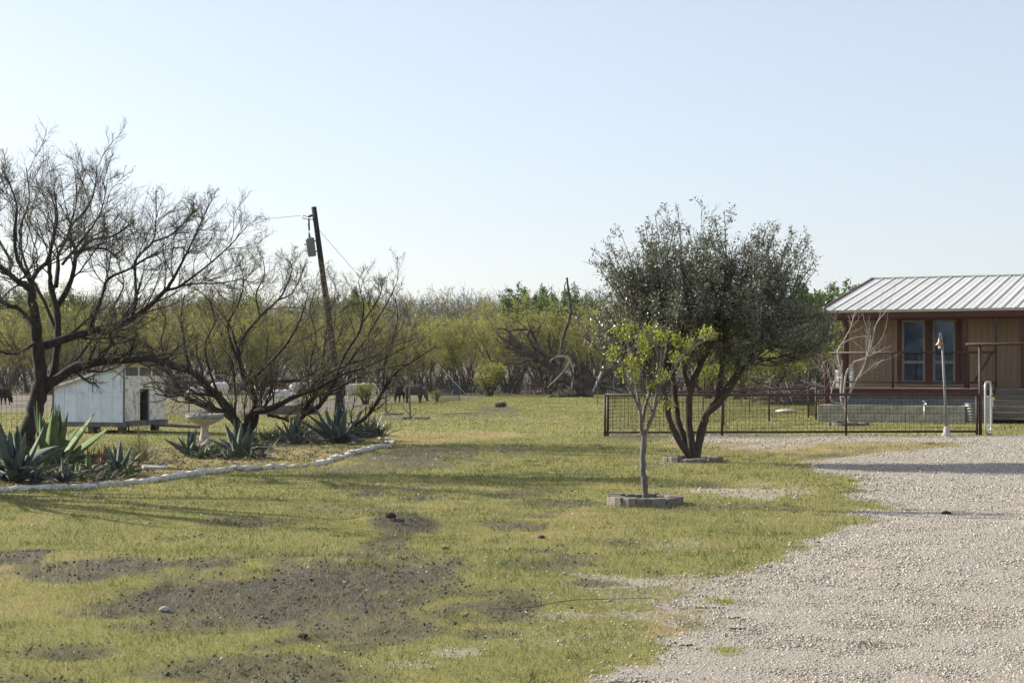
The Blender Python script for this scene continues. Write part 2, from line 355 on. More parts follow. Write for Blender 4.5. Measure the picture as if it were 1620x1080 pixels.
class Bag:                                # collects tubes and leaves into one mesh
    def __init__(s): s.V = []; s.P4 = []; s.P3 = []; s.m4 = []; s.m3 = []; s.n = 0
    def tubes(s, Pt, Rd, n, mi=0):
        if len(Pt) == 0: return
        V, Q = tubes(Pt, Rd, n); s.V.append(V); s.P4.append(Q + s.n); s.m4.append(np.full(len(Q), mi)); s.n += len(V)
    def leaves(s, p, size, mi=1, aspect=.5, quad=True, up=0.0, r=None):
        r = r or rng; k = len(p)
        if k == 0: return
        d = unit(r.normal(size=(k, 3)) + np.array([0, 0, up])); q = unit(np.cross(d, r.normal(size=(k, 3))))
        sz = (size * (.6 + .8 * r.random(k)))[:, None]
        if quad:
            V = np.stack([p, p + d * sz * .5 + q * sz * aspect * .5, p + d * sz, p + d * sz * .5 - q * sz * aspect * .5], 1).reshape(-1, 3)
            s.P4.append(np.arange(4 * k).reshape(k, 4) + s.n); s.m4.append(np.full(k, mi))
        else:
            V = np.stack([p + q * sz * aspect * .5, p - q * sz * aspect * .5, p + d * sz], 1).reshape(-1, 3)
            s.P3.append(np.arange(3 * k).reshape(k, 3) + s.n); s.m3.append(np.full(k, mi))
        s.V.append(V); s.n += len(V)
    def mesh(s, name, mats, org=None, smooth=True):
        V = np.concatenate(s.V)
        if org is not None: V = V - np.array(org)
        polys = [np.concatenate(x) for x in (s.P4, s.P3) if x]; mi = np.concatenate([np.concatenate(x) for x in (s.m4, s.m3) if x])
        return npmesh(name, V, polys, mats, mi if len(mats) > 1 else None, smooth)
def catmull(pts, k):
    p = np.asarray(pts, float)
    if len(p) == 2:
        t = np.linspace(0, 1, k)[:, None]; return p[0] * (1 - t) + p[1] * t
    q = np.vstack([2 * p[0] - p[1], p, 2 * p[-1] - p[-2]]); out = []
    for t in np.linspace(0, len(p) - 1 - 1e-6, k):
        i = int(t); f = t - i; a, b, c, d = q[i], q[i + 1], q[i + 2], q[i + 3]
        out.append(.5 * ((2 * b) + (c - a) * f + (2 * a - 5 * b + 4 * c - d) * f * f + (3 * b - a - 3 * c + d) * f ** 3))
    return np.array(out)
def growlev(st, d, ln, r0, k, wander, up, r1=.35, r=rng):
    m = len(st); Pt = np.zeros((m, k, 3)); Pt[:, 0] = st; d = unit(d)
    for i in range(1, k):
        d = unit(d + r.normal(size=(m, 3)) * wander + np.array([0, 0, up])); Pt[:, i] = Pt[:, i - 1] + d * (ln / (k - 1))[:, None]
    t = np.linspace(0, 1, k)[None]
    return Pt, r0[:, None] * (1 - t * (1 - r1))
def kids(Pt, Rd, per, tmin, ang, lfac, rfac, Ln, r=rng, bias=(0, 0, 0)):
    m, k, _ = Pt.shape
    t = tmin + (1 - tmin) * ((np.arange(per)[None] + r.random((m, per))) / per)
    f = t * (k - 1); i = np.minimum(f.astype(int), k - 2); w_ = (f - i)[..., None]; mm = np.arange(m)[:, None]
    p = Pt[mm, i] * (1 - w_) + Pt[mm, i + 1] * w_; T = unit(Pt[mm, i + 1] - Pt[mm, i])
    rad = Rd[mm, i]; q = unit(np.cross(T, r.normal(size=T.shape)))
    a = ang * (.65 + .7 * r.random((m, per)))[..., None]
    d = T * np.cos(a) + q * np.sin(a) + np.array(bias)
    L_ = (Ln[:, None] * lfac * (1.25 - .75 * t) * (.55 + .9 * r.random((m, per))))
    return p.reshape(-1, 3), unit(d.reshape(-1, 3)), L_.ravel(), (rad * rfac).ravel()

# ------------------------------------------------------------------ ground sheet
def ground_mat():
    m, N, L, B = newmat('ground_cover'); B.inputs['Roughness'].default_value = .95; B.inputs['Specular IOR Level'].default_value = .1
    tc = N.new('ShaderNodeTexCoord'); src = tc.outputs['Object']
    def noise(sc, det=6, ro=.65):
        n = N.new('ShaderNodeTexNoise'); n.inputs['Scale'].default_value = sc; n.inputs['Detail'].default_value = det; n.inputs['Roughness'].default_value = ro; L.new(src, n.inputs['Vector']); return n.outputs['Fac']
    def ramp(f, a, ca, b, cb):
        r = N.new('ShaderNodeValToRGB'); e = r.color_ramp.elements; e[0].position = a; e[0].color = (*ca, 1); e[1].position = b; e[1].color = (*cb, 1); L.new(f, r.inputs[0]); return r.outputs[0]
    def attr(n): a = N.new('ShaderNodeAttribute'); a.attribute_name = n; return a.outputs['Fac']
    def mix(f, a, b): x = N.new('ShaderNodeMixRGB'); L.new(f, x.inputs[0]); L.new(a, x.inputs[1]); L.new(b, x.inputs[2]); return x.outputs[0]
    def thr(f, n, lo, hi):                     # mask edge broken up by noise
        a = N.new('ShaderNodeMath'); a.operation = 'SUBTRACT'; L.new(n, a.inputs[0]); a.inputs[1].default_value = .5
        b = N.new('ShaderNodeMath'); b.operation = 'MULTIPLY_ADD'; L.new(a.outputs[0], b.inputs[0]); b.inputs[1].default_value = 1.6; L.new(f, b.inputs[2])
        c = N.new('ShaderNodeMapRange'); c.inputs['From Min'].default_value = lo; c.inputs['From Max'].default_value = hi; L.new(b.outputs[0], c.inputs[0]); return c.outputs[0]
    fine = noise(22, 8, .75); mid = noise(3.5, 6); big = noise(.55, 4)
    grass = mix(mid, ramp(fine, .3, (.13, .135, .034), .7, (.235, .228, .064)), ramp(fine, .3, (.20, .18, .068), .7, (.34, .30, .115)))
    dryc = ramp(fine, .3, (.22, .17, .085), .7, (.36, .28, .13))
    soil = ramp(fine, .32, (.042, .037, .032), .68, (.155, .138, .118))
    bare = ramp(fine, .3, (.26, .22, .17), .7, (.46, .41, .34))
    grav = ramp(noise(30, 5, .8), .33, (.25, .22, .18), .66, (.46, .42, .36))
    past = ramp(noise(9, 6, .7), .3, (.13, .112, .088), .7, (.25, .22, .18))
    past = mix(attr('green'), past, grass)
    col = mix(thr(attr('dry'), mid, .3, .9), grass, dryc)
    col = mix(thr(attr('past'), mid, .3, .7), col, past)
    col = mix(thr(attr('bare'), fine, .25, .75), col, bare)
    col = mix(thr(attr('soil'), fine, .1, 1.0), col, soil)
    col = mix(thr(attr('gravel'), fine, .3, .7), col, grav)
    L.new(col, B.inputs['Base Color'])
    b = N.new('ShaderNodeBump'); b.inputs['Strength'].default_value = .7; b.inputs['Distance'].default_value = .03; L.new(noise(26, 6, .75), b.inputs['Height']); L.new(b.outputs[0], B.inputs['Normal'])
    return m
M['ground'] = ground_mat()
M['gravelbed'] = mat('gravel_bed', (.19, .165, .135), (.445, .40, .335), 42, .95, 1, 70, c3=(.32, .285, .24), detail=8)  # bed darker than the stones: shade of the gaps put into the colour
def ysteps(lo, hi, f):
    o = [lo]
    while o[-1] < hi: o.append(o[-1] * f)
    return o
ys = [-400, -150, -60, -25, -10, -4, 0, 3, 5, 6.5] + ysteps(7.5, 60, 1.007) + ysteps(61, 170, 1.02) + ysteps(176, 900, 1.07) + [1300, 2000, 3200, 4500]
ys = np.array(ys); un = np.concatenate([-np.array([1, .55, .28, .12, .05, .02])[0:6], [], np.linspace(0, 1, 0)])
inner = np.linspace(-.42, .42, 261)
gx = []
for Y in ys:
    wv = max(abs(Y), 9.0); e = .42 * wv; ext = max(400., 1.2 * abs(Y)) 
    lft = -(e + (ext - e) * np.array([1, .4, .15, .05, .015])); gx.append(np.concatenate([lft, inner * wv, -lft[::-1]]))
gx = np.array(gx); gy = np.repeat(ys[:, None], gx.shape[1], 1)
gz = tz(gx, gy)
mk = masks(gx, gy)
gz = gz + .07 * mk['bed'] - .03 * mk['soil'] + .085 * mk['soil'] * (fbm(gx * 6, gy * 6, 3, 15) - .38) * (gy < 40)
ny, nx = gx.shape
ii = (np.arange(ny - 1)[:, None] * nx + np.arange(nx - 1)[None]).ravel()
Q = np.stack([ii, ii + 1, ii + nx + 1, ii + nx], 1)
gm = npmesh('ground', np.stack([gx, gy, gz], -1).reshape(-1, 3), [Q], [M['ground']], None, True)
mk['green'] = sst(.45, .7, fbm(gx * .12, gy * .06, 4, 33)) * .6 * (gy < 112)
for nm in ('soil', 'bare', 'dry', 'gravel', 'past', 'green'):
    a = gm.attributes.new(nm, 'FLOAT', 'POINT'); a.data.foreach_set('value', mk[nm].astype(np.float32).ravel())
ground = part('ground', gm); tag(ground, kind='structure')
def zat(x, y):                           # terrain with the bed's raise
    b = inpoly(x, y, BEDW)
    return tz(x, y) + .07 * b
# gravel drive: its own sheet just above the ground
keep = np.array([True] * len(Q)); gs = mk['gs'].ravel(); xs = gx.ravel(); yy = gy.ravel()
keep = (gs[Q].min(1) > .12) & (yy[Q].min(1) > -30) & (xs[Q].max(1) < 45) & (yy[Q].max(1) < 44)
usedv = np.unique(Q[keep]); rem = -np.ones(len(gs), int); rem[usedv] = np.arange(len(usedv))
dv = np.stack([xs, yy, gz.ravel() + .006 + .012 * (fbm(xs * 4, yy * 4, 2, 71) - .2)], 1)[usedv]
drive = part('gravel_drive', npmesh('gravel_drive', dv, [rem[Q[keep]]], [M['gravelbed']], None, True)); tag(drive, kind='structure')

# ------------------------------------------------------------------ grass, gravel stones, clods
def scatter(y0, y1, dens, side=.50):
    area = side * (y1 ** 2 - y0 ** 2); n = int(area * dens)
    y = np.sqrt(y0 ** 2 + rng.random(n) * (y1 ** 2 - y0 ** 2)); x = (rng.random(n) * 2 - 1) * side * y
    return x, y
gV, gT = [], []
for (y0, y1, dens, h, wd) in ((7.4, 13, 2300, .030, .0042), (13, 22, 950, .034, .0065), (22, 42, 300, .040, .012), (42, 115, 70, .045, .024)):
    x, y = scatter(y0, y1, dens); k = masks(x, y)
    p = (1 - .45 * k['soil']) * (1 - sst(.15, .7, k['gravel'])) * (1 - .8 * k['bare']) * (1 - .92 * k['past']) * (1 - .45 * k['bed'])
    p = p * (.45 + .75 * fbm(x * 3, y * 3, 3, 51)) 
    ok = rng.random(len(x)) < p; x, y = x[ok], y[ok]; dry = k['dry'][ok]; n = len(x)
    hh = h * (.5 + rng.random(n)) * (.7 + .8 * fbm(x * 1.5, y * 1.5, 3, 53)); a = rng.random(n) * 2 * np.pi
    ww = wd * (.6 + .8 * rng.random(n)) * .5; b = np.stack([x, y, zat(x, y) - .003], 1)
    s = np.stack([np.cos(a), np.sin(a), 0 * a], 1) * ww[:, None]
    l = rng.normal(size=(n, 3)) * .55 * hh[:, None]; l[:, 2] = hh
    gV.append(np.stack([b - s, b + s, b + l], 1).reshape(-1, 3))
    m1 = np.clip(dry * 1.0 + rng.normal(size=n) * .28 + (fbm(x * .7, y * .5, 4, 55) - .5) * 1.1, 0, 1)[:, None]
    g = np.array([.138, .160, .052]); yl = np.array([.272, .264, .096]); st = np.array([.42, .34, .17])
    c = np.where(m1 < .5, g + (yl - g) * m1 * 2, yl + (st - yl) * (m1 - .5) * 2) * (.7 + .6 * rng.random(n))[:, None]
    sm_ = (k['soil'][ok] * (rng.random(n) < .6))[:, None]; c = c * (1 - sm_) + np.array([.19, .165, .13]) * (.5 + .8 * rng.random((n, 1))) * sm_
    gT.append(np.repeat(c, 3, 0))
x, y = scatter(7.6, 38, 3.0); k = masks(x, y); ok = (k['gravel'] < .3) & (k['past'] < .3) & (rng.random(len(x)) < .35 + .6 * fbm(x * .4, y * .4, 3, 151) - .3 * k['soil']); x, y = x[ok], y[ok]; n = len(x); kk = 26      # coarser weedy tufts
sz = .05 + .07 * rng.random(n); x2 = (x[:, None] + rng.normal(size=(n, kk)) * sz[:, None]).ravel(); y2 = (y[:, None] + rng.normal(size=(n, kk)) * sz[:, None]).ravel(); hh = (np.repeat(.035 + .05 * rng.random(n) ** 2, kk) * (.4 + .8 * rng.random(n * kk))); ww = .0022 + .0012 * np.repeat(y, kk) * .12; a = rng.random(n * kk) * 6.283
b = np.stack([x2, y2, zat(x2, y2) - .003], 1); s_ = np.stack([np.cos(a), np.sin(a), 0 * a], 1) * ww[:, None]; l = rng.normal(size=(n * kk, 3)) * .6 * hh[:, None]; l[:, 2] = hh
gV.append(np.stack([b - s_, b + s_, b + l], 1).reshape(-1, 3)); cc = np.where(rng.random((n, 1)) < .62, np.array([[.085, .125, .03]]), np.array([[.30, .245, .13]])); gT.append(np.repeat(np.repeat(cc, kk, 0) * (.6 + .7 * rng.random((n * kk, 1))), 3, 0))
gV = np.concatenate(gV); gT = np.concatenate(gT)
tag(part('lawn_grass', npmesh('lawn_grass', gV, [np.arange(len(gV)).reshape(-1, 3)], [M['grassblade']], None, False, gT)), kind='stuff')
OCT = np.array([(1, 0, 0), (-1, 0, 0), (0, 1, 0), (0, -1, 0), (0, 0, 1), (0, 0, -1.)]); OF = np.array([(0, 2, 4), (2, 1, 4), (1, 3, 4), (3, 0, 4), (2, 0, 5), (1, 2, 5), (3, 1, 5), (0, 3, 5)])
def pebbles(name, x, y, size, cols, m, flat=.6, lift=.3, jz=None):
    n = len(x); a = rng.random(n) * 6.28; v = OCT[None] * (.65 + .7 * rng.random((n, 6, 1)))
    v = v * size[:, None, None] * np.stack([.8 + .7 * rng.random(n), .6 + .5 * rng.random(n), flat * (.7 + .6 * rng.random(n))], 1)[:, None]
    ca, sa = np.cos(a)[:, None], np.sin(a)[:, None]; til = (rng.random((n, 1)) - .5) * 1.2
    X = v[..., 0] * ca - v[..., 1] * sa; Y = v[..., 0] * sa + v[..., 1] * ca; Z = v[..., 2] + v[..., 0] * til
    z = zat(x, y) if jz is None else jz
    V = np.stack([X + x[:, None], Y + y[:, None], Z + (z + lift * size * flat)[:, None]], -1).reshape(-1, 3)
    Fc = (OF[None] + (np.arange(n) * 6)[:, None, None]).reshape(-1, 3)
    return tag(part(name, npmesh(name, V, [Fc], [m], None, False, np.repeat(cols, 6, 0))), kind='stuff')
px_, py_, ps_ = [], [], []
for (y0, y1, dens, s0) in ((7.4, 13, 3100, .0083), (13, 22, 1300, .0115), (22, 44, 300, .017)):
    x, y = scatter(y0, y1, dens); k = masks(x, y); g = k['gravel']
    p = np.where(g > .6, .35 + .65 * sst(.38, .6, fbm(x * .9, y * .45, 4, 140)), g * .5) + .02 * sst(-2.5, 0, k['gs']) + .25 * k['bare'] + .006
    ok = rng.random(len(x)) < p; x, y = x[ok], y[ok]; px_.append(x); py_.append(y); ps_.append(s0 * (.45 + 1.0 * rng.random(len(x)) ** 2.2 + .25 * (rng.random(len(x)) < .04)))
x = np.concatenate(px_); y = np.concatenate(py_); s = np.concatenate(ps_)
base = np.array([.475, .425, .355]); c = base * (.52 + .72 * rng.random((len(x), 1))) * np.stack([1 + 0 * x, 1 + .03 * rng.normal(size=len(x)), 1 + .08 * rng.normal(size=len(x))], 1)
dk = rng.random(len(x)) < .05; c[dk] *= .4
pebbles('gravel_stones', x, y, s, np.clip(c, 0, .8), M['gravelstone'], .6, .35, zat(x, y) + .008)
x, y = scatter(7.4, 24, 330); k = masks(x, y); ok = rng.random(len(x)) < np.maximum(k['soil'] * .9, .006); x, y = x[ok], y[ok]
c = np.array([.11, .10, .088]) * (.45 + 1.0 * rng.random((len(x), 1)))
pebbles('soil_clods', x, y, .004 + .014 * rng.random(len(x)) ** 3, c, M['clod'], .7, .3)
x, y = scatter(7.4, 60, 6); k = masks(x, y); ok = (k['past'] < .4) & (k['gravel'] < .5) & (rng.random(len(x)) < .35); x, y = x[ok], y[ok]
c = np.array([.50, .47, .42]) * (.6 + .5 * rng.random((len(x), 1)))
pebbles('scattered_pebbles', x, y, .005 + .012 * rng.random(len(x)) ** 2.5 + .0004 * y, c, M['gravelstone'], .6, .6)

# ------------------------------------------------------------------ house
HE = 25.0
house = thing('house', 'low tan wood house with dark red trim and a pale metal roof', 'house', (10.55, 56, 0), -R(HE))
Z0, RZ0, RZ1, RV = 1.12, 3.74, 5.20, 8.0                  # floor, eave, ridge height, ridge depth
def hU(px, V):
    k = (px - CX) / F; c, s = math.cos(R(HE)), math.sin(R(HE))
    return (k * (56 + V * c) - 10.55 - V * s) / (c + k * s)
WV = 2.0
mb = MB(); mb.box((6.7, WV + 5.5, 2.35), (12.7, 10.8, 2.9)); wall = mb.build('wall', M['siding'], house)
slope = math.atan2(RZ1 - RZ0, RV); sl_len = math.hypot(RV, RZ1 - RZ0)
wins = (hU(1421, WV), hU(1518, WV))
bw = .2; u = .36; board = MB(); board.box((0, 0, 0), (bw - .006, .022, 1)); boardm = board.mesh('siding_board', M['siding'])
while u < 12.9:
    uc = u + bw / 2
    if not (wins[0] - .02 < uc < wins[1] + .02):
        part('siding_board', boardm, wall, (uc, WV - .006 + .09 * 0 - .002 * random.random(), 2.36), scale=(1, 1, 2.5))
    else:
        for zc, hgt in ((3.565, .1), (1.18, .10)): part('siding_board', boardm, wall, (uc, WV - .006, zc), scale=(1, 1, hgt))
    u += bw
endm = MB(); endm.box((0, 0, 0), (.022, bw - .006, 1)); endm = endm.mesh('siding_board', M['siding'])
for i in range(54): part('siding_board', endm, wall, (.345, WV + .2 + i * .2, 2.36), scale=(1, 1, 2.5))
gab = MB(); gab.prism([(.1, 0), (10.9, 0), (5.5, 1.0)], 0, .08); gb = gab.build('gable', M['siding'], wall, loc=(.42, WV + .1, 3.8), rot=(0, 0, R(90)))
# roof
rf = MB(); th = .09
rf.add([(-.02, 0, RZ0 - th), (13.5, 0, RZ0 - th), (13.5, RV, RZ1 - th), (-.02, RV, RZ1 - th), (-.02, 0, RZ0 - .02), (13.5, 0, RZ0 - .02), (13.5, RV, RZ1 - .02), (-.02, RV, RZ1 - .02)],
       [(0, 3, 2, 1), (4, 5, 6, 7), (0, 1, 5, 4), (1, 2, 6, 5), (2, 3, 7, 6), (3, 0, 4, 7)])
b2 = 6.2
rf.add([(-.02, RV + .001, RZ1 - th), (13.5, RV + .001, RZ1 - th), (13.5, RV + b2, RZ1 - 1.13 - th), (-.02, RV + b2, RZ1 - 1.13 - th), (-.02, RV + .001, RZ1 - .02), (13.5, RV + .001, RZ1 - .02), (13.5, RV + b2, RZ1 - 1.15), (-.02, RV + b2, RZ1 - 1.15)],
       [(0, 3, 2, 1), (4, 5, 6, 7), (0, 1, 5, 4), (1, 2, 6, 5), (2, 3, 7, 6), (3, 0, 4, 7)])
roof = rf.build('roof', M['roof'], house)
pw = .43
pm = MB(); pm.box((0, sl_len / 2 - .02, 0), (pw - .004, sl_len + .06, .012)); pm.box((pw / 2 - .035, sl_len / 2 - .02, .022), (.042, sl_len + .07, .040)); pm.box((-.03, sl_len / 2 - .02, .009), (.02, sl_len + .06, .010))
pm = pm.mesh('roof_panel', M['roof'])
for i in range(31): part('roof_panel', pm, roof, (.2 + i * pw, -.04, RZ0 - .008), (slope, 0, 0))
mb = MB(); mb.box((6.7, RV, RZ1 + .03), (13.6, .3, .035)); mb.build('ridge_cap', M['roof'], roof)
mb = MB(); mb.box((6.75, .035, RZ0 - .19), (13.4, .04, .2)); mb.box((6.75, .33, RZ0 - .22), (13.2, .14, .26)); mb.build('fascia', M['red'], roof)
mb = MB(); mb.box((0, 0, 0), (.05, sl_len + .1, .2)); mb.build('rake_board', M['red'], roof, loc=(-.05, RV / 2, (RZ0 + RZ1) / 2 - .07), rot=(slope, 0, 0))
mb = MB(); mb.box((0, 0, 0), (.09, sl_len + .12, .02)); mb.build('rake_trim', M['red'], roof, loc=(-.03, RV / 2, (RZ0 + RZ1) / 2 + .045), rot=(slope, 0, 0))
mb = MB(); mb.box((6.7, 1.16, RZ0 - .12), (13.2, 1.6, .02)); mb.build('soffit', M['siding'], roof)
# windows
def trim(u0, u1, z0, z1, par, name='trim'):
    m = MB(); m.box(((u0 + u1) / 2, WV - .035, (z0 + z1) / 2), (u1 - u0, .05, z1 - z0)); return m.build(name, M['red'], par)
ua, ub, uc, ud = wins[0], hU(1464, WV), hU(1476, WV), wins[1]
zl, zh = 1.24, 3.50
trim(ua - .02, ua + .13, zl, zh, house); trim(ub, uc, zl, zh, house, 'mullion'); trim(ud - .13, ud + .02, zl, zh, house); trim(ua + .131, ub - .001, 3.42, zh, house); trim(uc + .001, ud - .131, 3.42, zh, house)
for (p, q) in ((ua + .13, ub), (uc, ud - .13)):
    m = MB()
    for (a, b, c, d) in ((p, p + .08, zl, 3.42), (q - .08, q, zl, 3.42), (p + .081, q - .081, 3.34, 3.42), (p + .081, q - .081, zl, zl + .1), (p + .081, q - .081, 1.92, 2.02)):
        m.box(((a + b) / 2, WV - .02, (c + d) / 2), (b - a, .04, d - c))
    wn = m.build('window', M['sash'], house)
    for (z0, z1) in ((zl + .1, 1.92), (2.02, 3.34)):
        g = MB(); g.box(((p + q) / 2, WV + .0, (z0 + z1) / 2), (q - p - .16, .012, z1 - z0)); g.build('pane', M['glass'], wn)
# porch posts, deck, railing
m = MB(); m.box((0, 0, 0), (.14, .14, RZ0 - .32 - Z0), bev=.01); pm_ = m.mesh('porch_post', M['red'])
for pxx in (1339, 1527, 1618): part('porch_post', pm_, house, (hU(pxx, .33), .33, (RZ0 - .33 + Z0) / 2 + .0))
deck = MB(); deck.box((6.5, 1.0, Z0 - .16), (12.6, 1.9, .20)); deck.box((3.0, .035, Z0 - .165), (5.6, .05, .24)); dk_ = deck.build('porch_deck', M['red'], house)
m = MB(); m.box((0, 0, 0), (.135, 2.0, .035)); bmx = m.mesh('deck_board', M['deckwood'])
for i in range(90): part('deck_board', bmx, dk_, (.25 + i * .14, .99, Z0 - .035 + .004 * random.random()))
sk = MB(); n = 400; zz0, zz1 = .12, Z0 - .29
xs_ = np.linspace(.25, 5.6, 3); zs_ = np.linspace(zz0, zz1, 49)
V = [(x_, .09 + .012 * math.sin(z_ * 80), z_) for z_ in zs_ for x_ in xs_]; sk.add(V, [(r * 3 + c, r * 3 + c + 1, r * 3 + c + 4, r * 3 + c + 3) for r in range(48) for c in range(2)])
sk.build('corrugated_skirt', M['corr'], house, True)
m = MB(); m.box((.26, 1.0, .5), (.05, 1.8, .72)); m.build('end_skirt', M['corr'], house)
rl = MB(); rl.tube([(.24, .07, 2.29), (5.75, .07, 2.29)], .035, 8); ra = rl.build('railing', M['pipe'], house, True)
rl = MB(); rl.tube([(.24, .07, 1.30), (5.75, .07, 1.30)], .035, 8); rl.build('lower_rail', M['pipe'], ra, True)
for uu in (.71, 2.4, hU(1527, .07) + .1, 5.75):
    rl = MB(); rl.tube([(uu, .07, Z0 - .02), (uu, .07, 2.29)], .036, 8); rl.build('railing_post', M['pipe'], ra, True)
rl = MB(); rl.tube([(5.75, .07, 3.45), (5.75, .07, 2.30)], .045, 8); rl.tube([(5.1, -.05, 1.35), (5.62, .05, 2.26)], .04, 8); rl.build('railing_brace', M['pipe'], ra, True)
nw = MB(); nw.box((.2, -.08, 1.25), (.15, .15, 1.45), bev=.015); nw.build('newel_post', M['red'], house)
wr = MB()
for i in range(10): wr.tube([(.75, .07, 1.32 + i * .1), (5.7, .07, 1.32 + i * .1)], .0035, 3, caps=False)
for i in range(50): wr.tube([(.75 + i * .1, .07, 1.3), (.75 + i * .1, .07, 2.28)], .0035, 3, caps=False)
tag(wr.build('wire_mesh', M['wire'], ra), kind='stuff')
# steps
us, ue = 5.75, 8.6
steps = thing('porch_steps', 'weathered wooden steps rising to the porch at the right end of the house', 'steps', house.matrix_basis @ Vector((us, 0, 0)) if False else Matrix.Translation((10.55, 56, 0)) @ Matrix.Rotation(-R(HE), 4, 'Z') @ Vector((us, 0, 0)), -R(HE))
for i in range(5):
    zt = Z0 - .04 - (i + 1) * .185; v = -.02 - (i + .5) * .30
    m = MB(); m.box((1.42, v, zt), (2.85, .31, .045), bev=.008); m.build('tread', M['stepwood'], steps)
    m = MB(); m.box((1.42, v + .14, zt + .09), (2.8, .025, .19)); m.build('riser', M['stepwood'], steps)
for uu in (.02, 2.8):
    m = MB(); m.prism([(0, Z0 - .3), (0, .0), (-1.55, 0), (-1.55, .14)], -.03, .03); m.build('stringer', M['stepwood'], steps, loc=(uu, 0, 0), rot=(0, 0, R(90)))
# stone planter in front of the deck
pl0 = Matrix.Translation((10.55, 56, 0)) @ Matrix.Rotation(-R(HE), 4, 'Z')
plv = -1.75; pu0, pu1 = hU(1293, plv), hU(1527, plv)
plant = thing('stone_planter', 'long raised planter of pale limestone blocks in front of the porch', 'planter', pl0 @ Vector((pu0, plv, 0)), -R(HE))
nb = 5; L_ = pu1 - pu0; bl = L_ / nb
m = MB(); m.box((0, 0, 0), (bl - .006, .22, .267), bev=.008); blm = [m.mesh('block', M['block'])]
m = MB(); m.box((0, 0, 0), (bl - .006, .214, .269), bev=.012); blm.append(m.mesh('block', M['block']))
for r_ in range(2):
    off = 0 if r_ == 0 else -.5
    for i in range(nb + (r_ == 1)):
        a = max(0, (i + off) * bl); b = min(L_, (i + 1 + off) * bl)
        part('block', blm[random.randrange(2)], plant, ((a + b) / 2, .11 + random.uniform(-.008, .008), .15 + r_ * .272), (0, 0, random.uniform(-.006, .006)), scale=((b - a - .003) / bl, 1, 1))
    for sx in (.11, L_ - .11):
        for i in range(2): part('block', blm[0], plant, (sx, .22 + .32 + i * .62, .15 + r_ * .272), (0, 0, R(90)), scale=(.61 / bl, .98, 1))
m = MB(); m.box((L_ / 2, .8, .26), (L_ - .44, 1.15, .48)); m.build('soil', M['soilm'], plant)
# corrugated tub beside the steps
tp = pl0 @ Vector((hU(1541, -1.5), -1.5, 0))
m = MB(); m.lathe([(.30 + .012 * math.sin(z * 70), z) for z in np.linspace(.02, .62, 40)] + [(.315, .63), (.315, .65), (.29, .65), (.28, .5)], (0, 0, 0), 24)
tub = m.build('metal_tub', M['corr'], None, True, loc=(tp.x, tp.y, 0)); tag(tub, 'round corrugated metal planter tub at the foot of the porch steps', 'planter')
# tap on the planter wall
tpp = pl0 @ Vector((hU(1462, plv - .06), plv - .06, 0))
tap = thing('garden_tap', 'small metal garden tap standing against the stone planter', 'tap', tpp)
m = MB(); m.tube([(0, 0, 0), (0, 0, .62)], .016, 8); m.build('riser_pipe', M['galv'], tap, True)
m = MB(); m.tube([(0, 0, .60), (.03, -.06, .66), (.03, -.12, .64), (.02, -.13, .56)], .016, 8); m.build('spout', M['galv'], tap, True)
m = MB(); m.lathe([(.05, 0), (.055, .01), (.05, .02)], (0, 0, .70), 10); m.tube([(0, 0, .62), (0, 0, .71)], .01, 6); m.build('handle', M['galv'], tap, True)
# slatted white chair on the deck end
ch = thing('patio_chair', 'white slatted patio chair at the left end of the porch', 'chair', pl0 @ Vector((.56, .95, .0)), -R(HE) + R(200))
for i in range(4):
    m = MB(); m.box((0, -.25 + i * .14, Z0 + .36 - .02 * i), (.5, .11, .025), bev=.006); m.build('seat_slat', M['plastic'], ch)
    m = MB(); m.box((0, .26 + .03 * i, Z0 + .44 + i * .10), (.5, .025, .08), bev=.006); m.build('back_slat', M['plastic'], ch)
for sx in (-.24, .24):
    m = MB(); m.box((sx, 0, Z0 + .56), (.08, .6, .03), bev=.006); m.build('armrest', M['plastic'], ch)
    for sy in (-.27, .27):
        m = MB(); m.box((sx, sy, Z0 + .27), (.045, .05, .54)); m.build('leg', M['plastic'], ch)

# ------------------------------------------------------------------ pipe fence round the yard
fz = lambda p: Vector((p[0], p[1], tz1(p[0], p[1])))
def pipe_fence(name, label, pts, group, mesh=True, hgt=1.06, low=.10):
    root = thing(name, label, 'fence', fz(pts[0]), 0, group); o = root.location.copy()
    q = [fz(p) for p in pts]
    for p in q:
        m = MB(); m.tube([p - Vector((0, 0, .1)), p + Vector((0, 0, hgt + .02))], .032, 10); m.build('post', M['pipe'], root, True, org=o)
    for zz, nme, rr in ((hgt, 'top_rail', .034), (low, 'bottom_rail', .030))[:2 if 'front' in label else 1]:
        m = MB(); m.tube([p + Vector((0, 0, zz)) for p in q], rr, 10); m.build(nme, M['pipe'], root, True, org=o)
    for a, b in zip(q[:-1], q[1:]):
        m = MB(); d = b - a; L_ = d.length; n = int(L_ / .1)
        for i in range(1, n): p = a + d * (i / n); m.tube([p + Vector((0, 0, low)), p + Vector((0, 0, hgt))], .0042, 3, caps=False)
        for i in range(1, 10): zz = low + (hgt - low) * i / 10; m.tube([a + Vector((0, 0, zz)), b + Vector((0, 0, zz))], .0042, 3, caps=False)
        tag(m.build('wire_mesh', M['wire'], root, org=o), kind='stuff')
    return root
FY = 42.5
fx = [((px - CX) / F * FY, FY) for px in (957, 1142, 1338, 1545)]
pipe_fence('pipe_fence', 'front run of rust brown pipe and mesh fence along the gravel', fx, 'pipe fence runs')
sd = [(2.42 + t * 1.0, 42.5 + t * 2.0) for t in (.02, 2.05, 4.1, 6.15, 8.2)] + [(10.45, 56.5)]
sd[0] = (fx[0][0] + .08, FY + .16)
pipe_fence('pipe_fence', 'rear side run of pipe fence going back from the yard corner to the porch', sd, 'pipe fence runs')
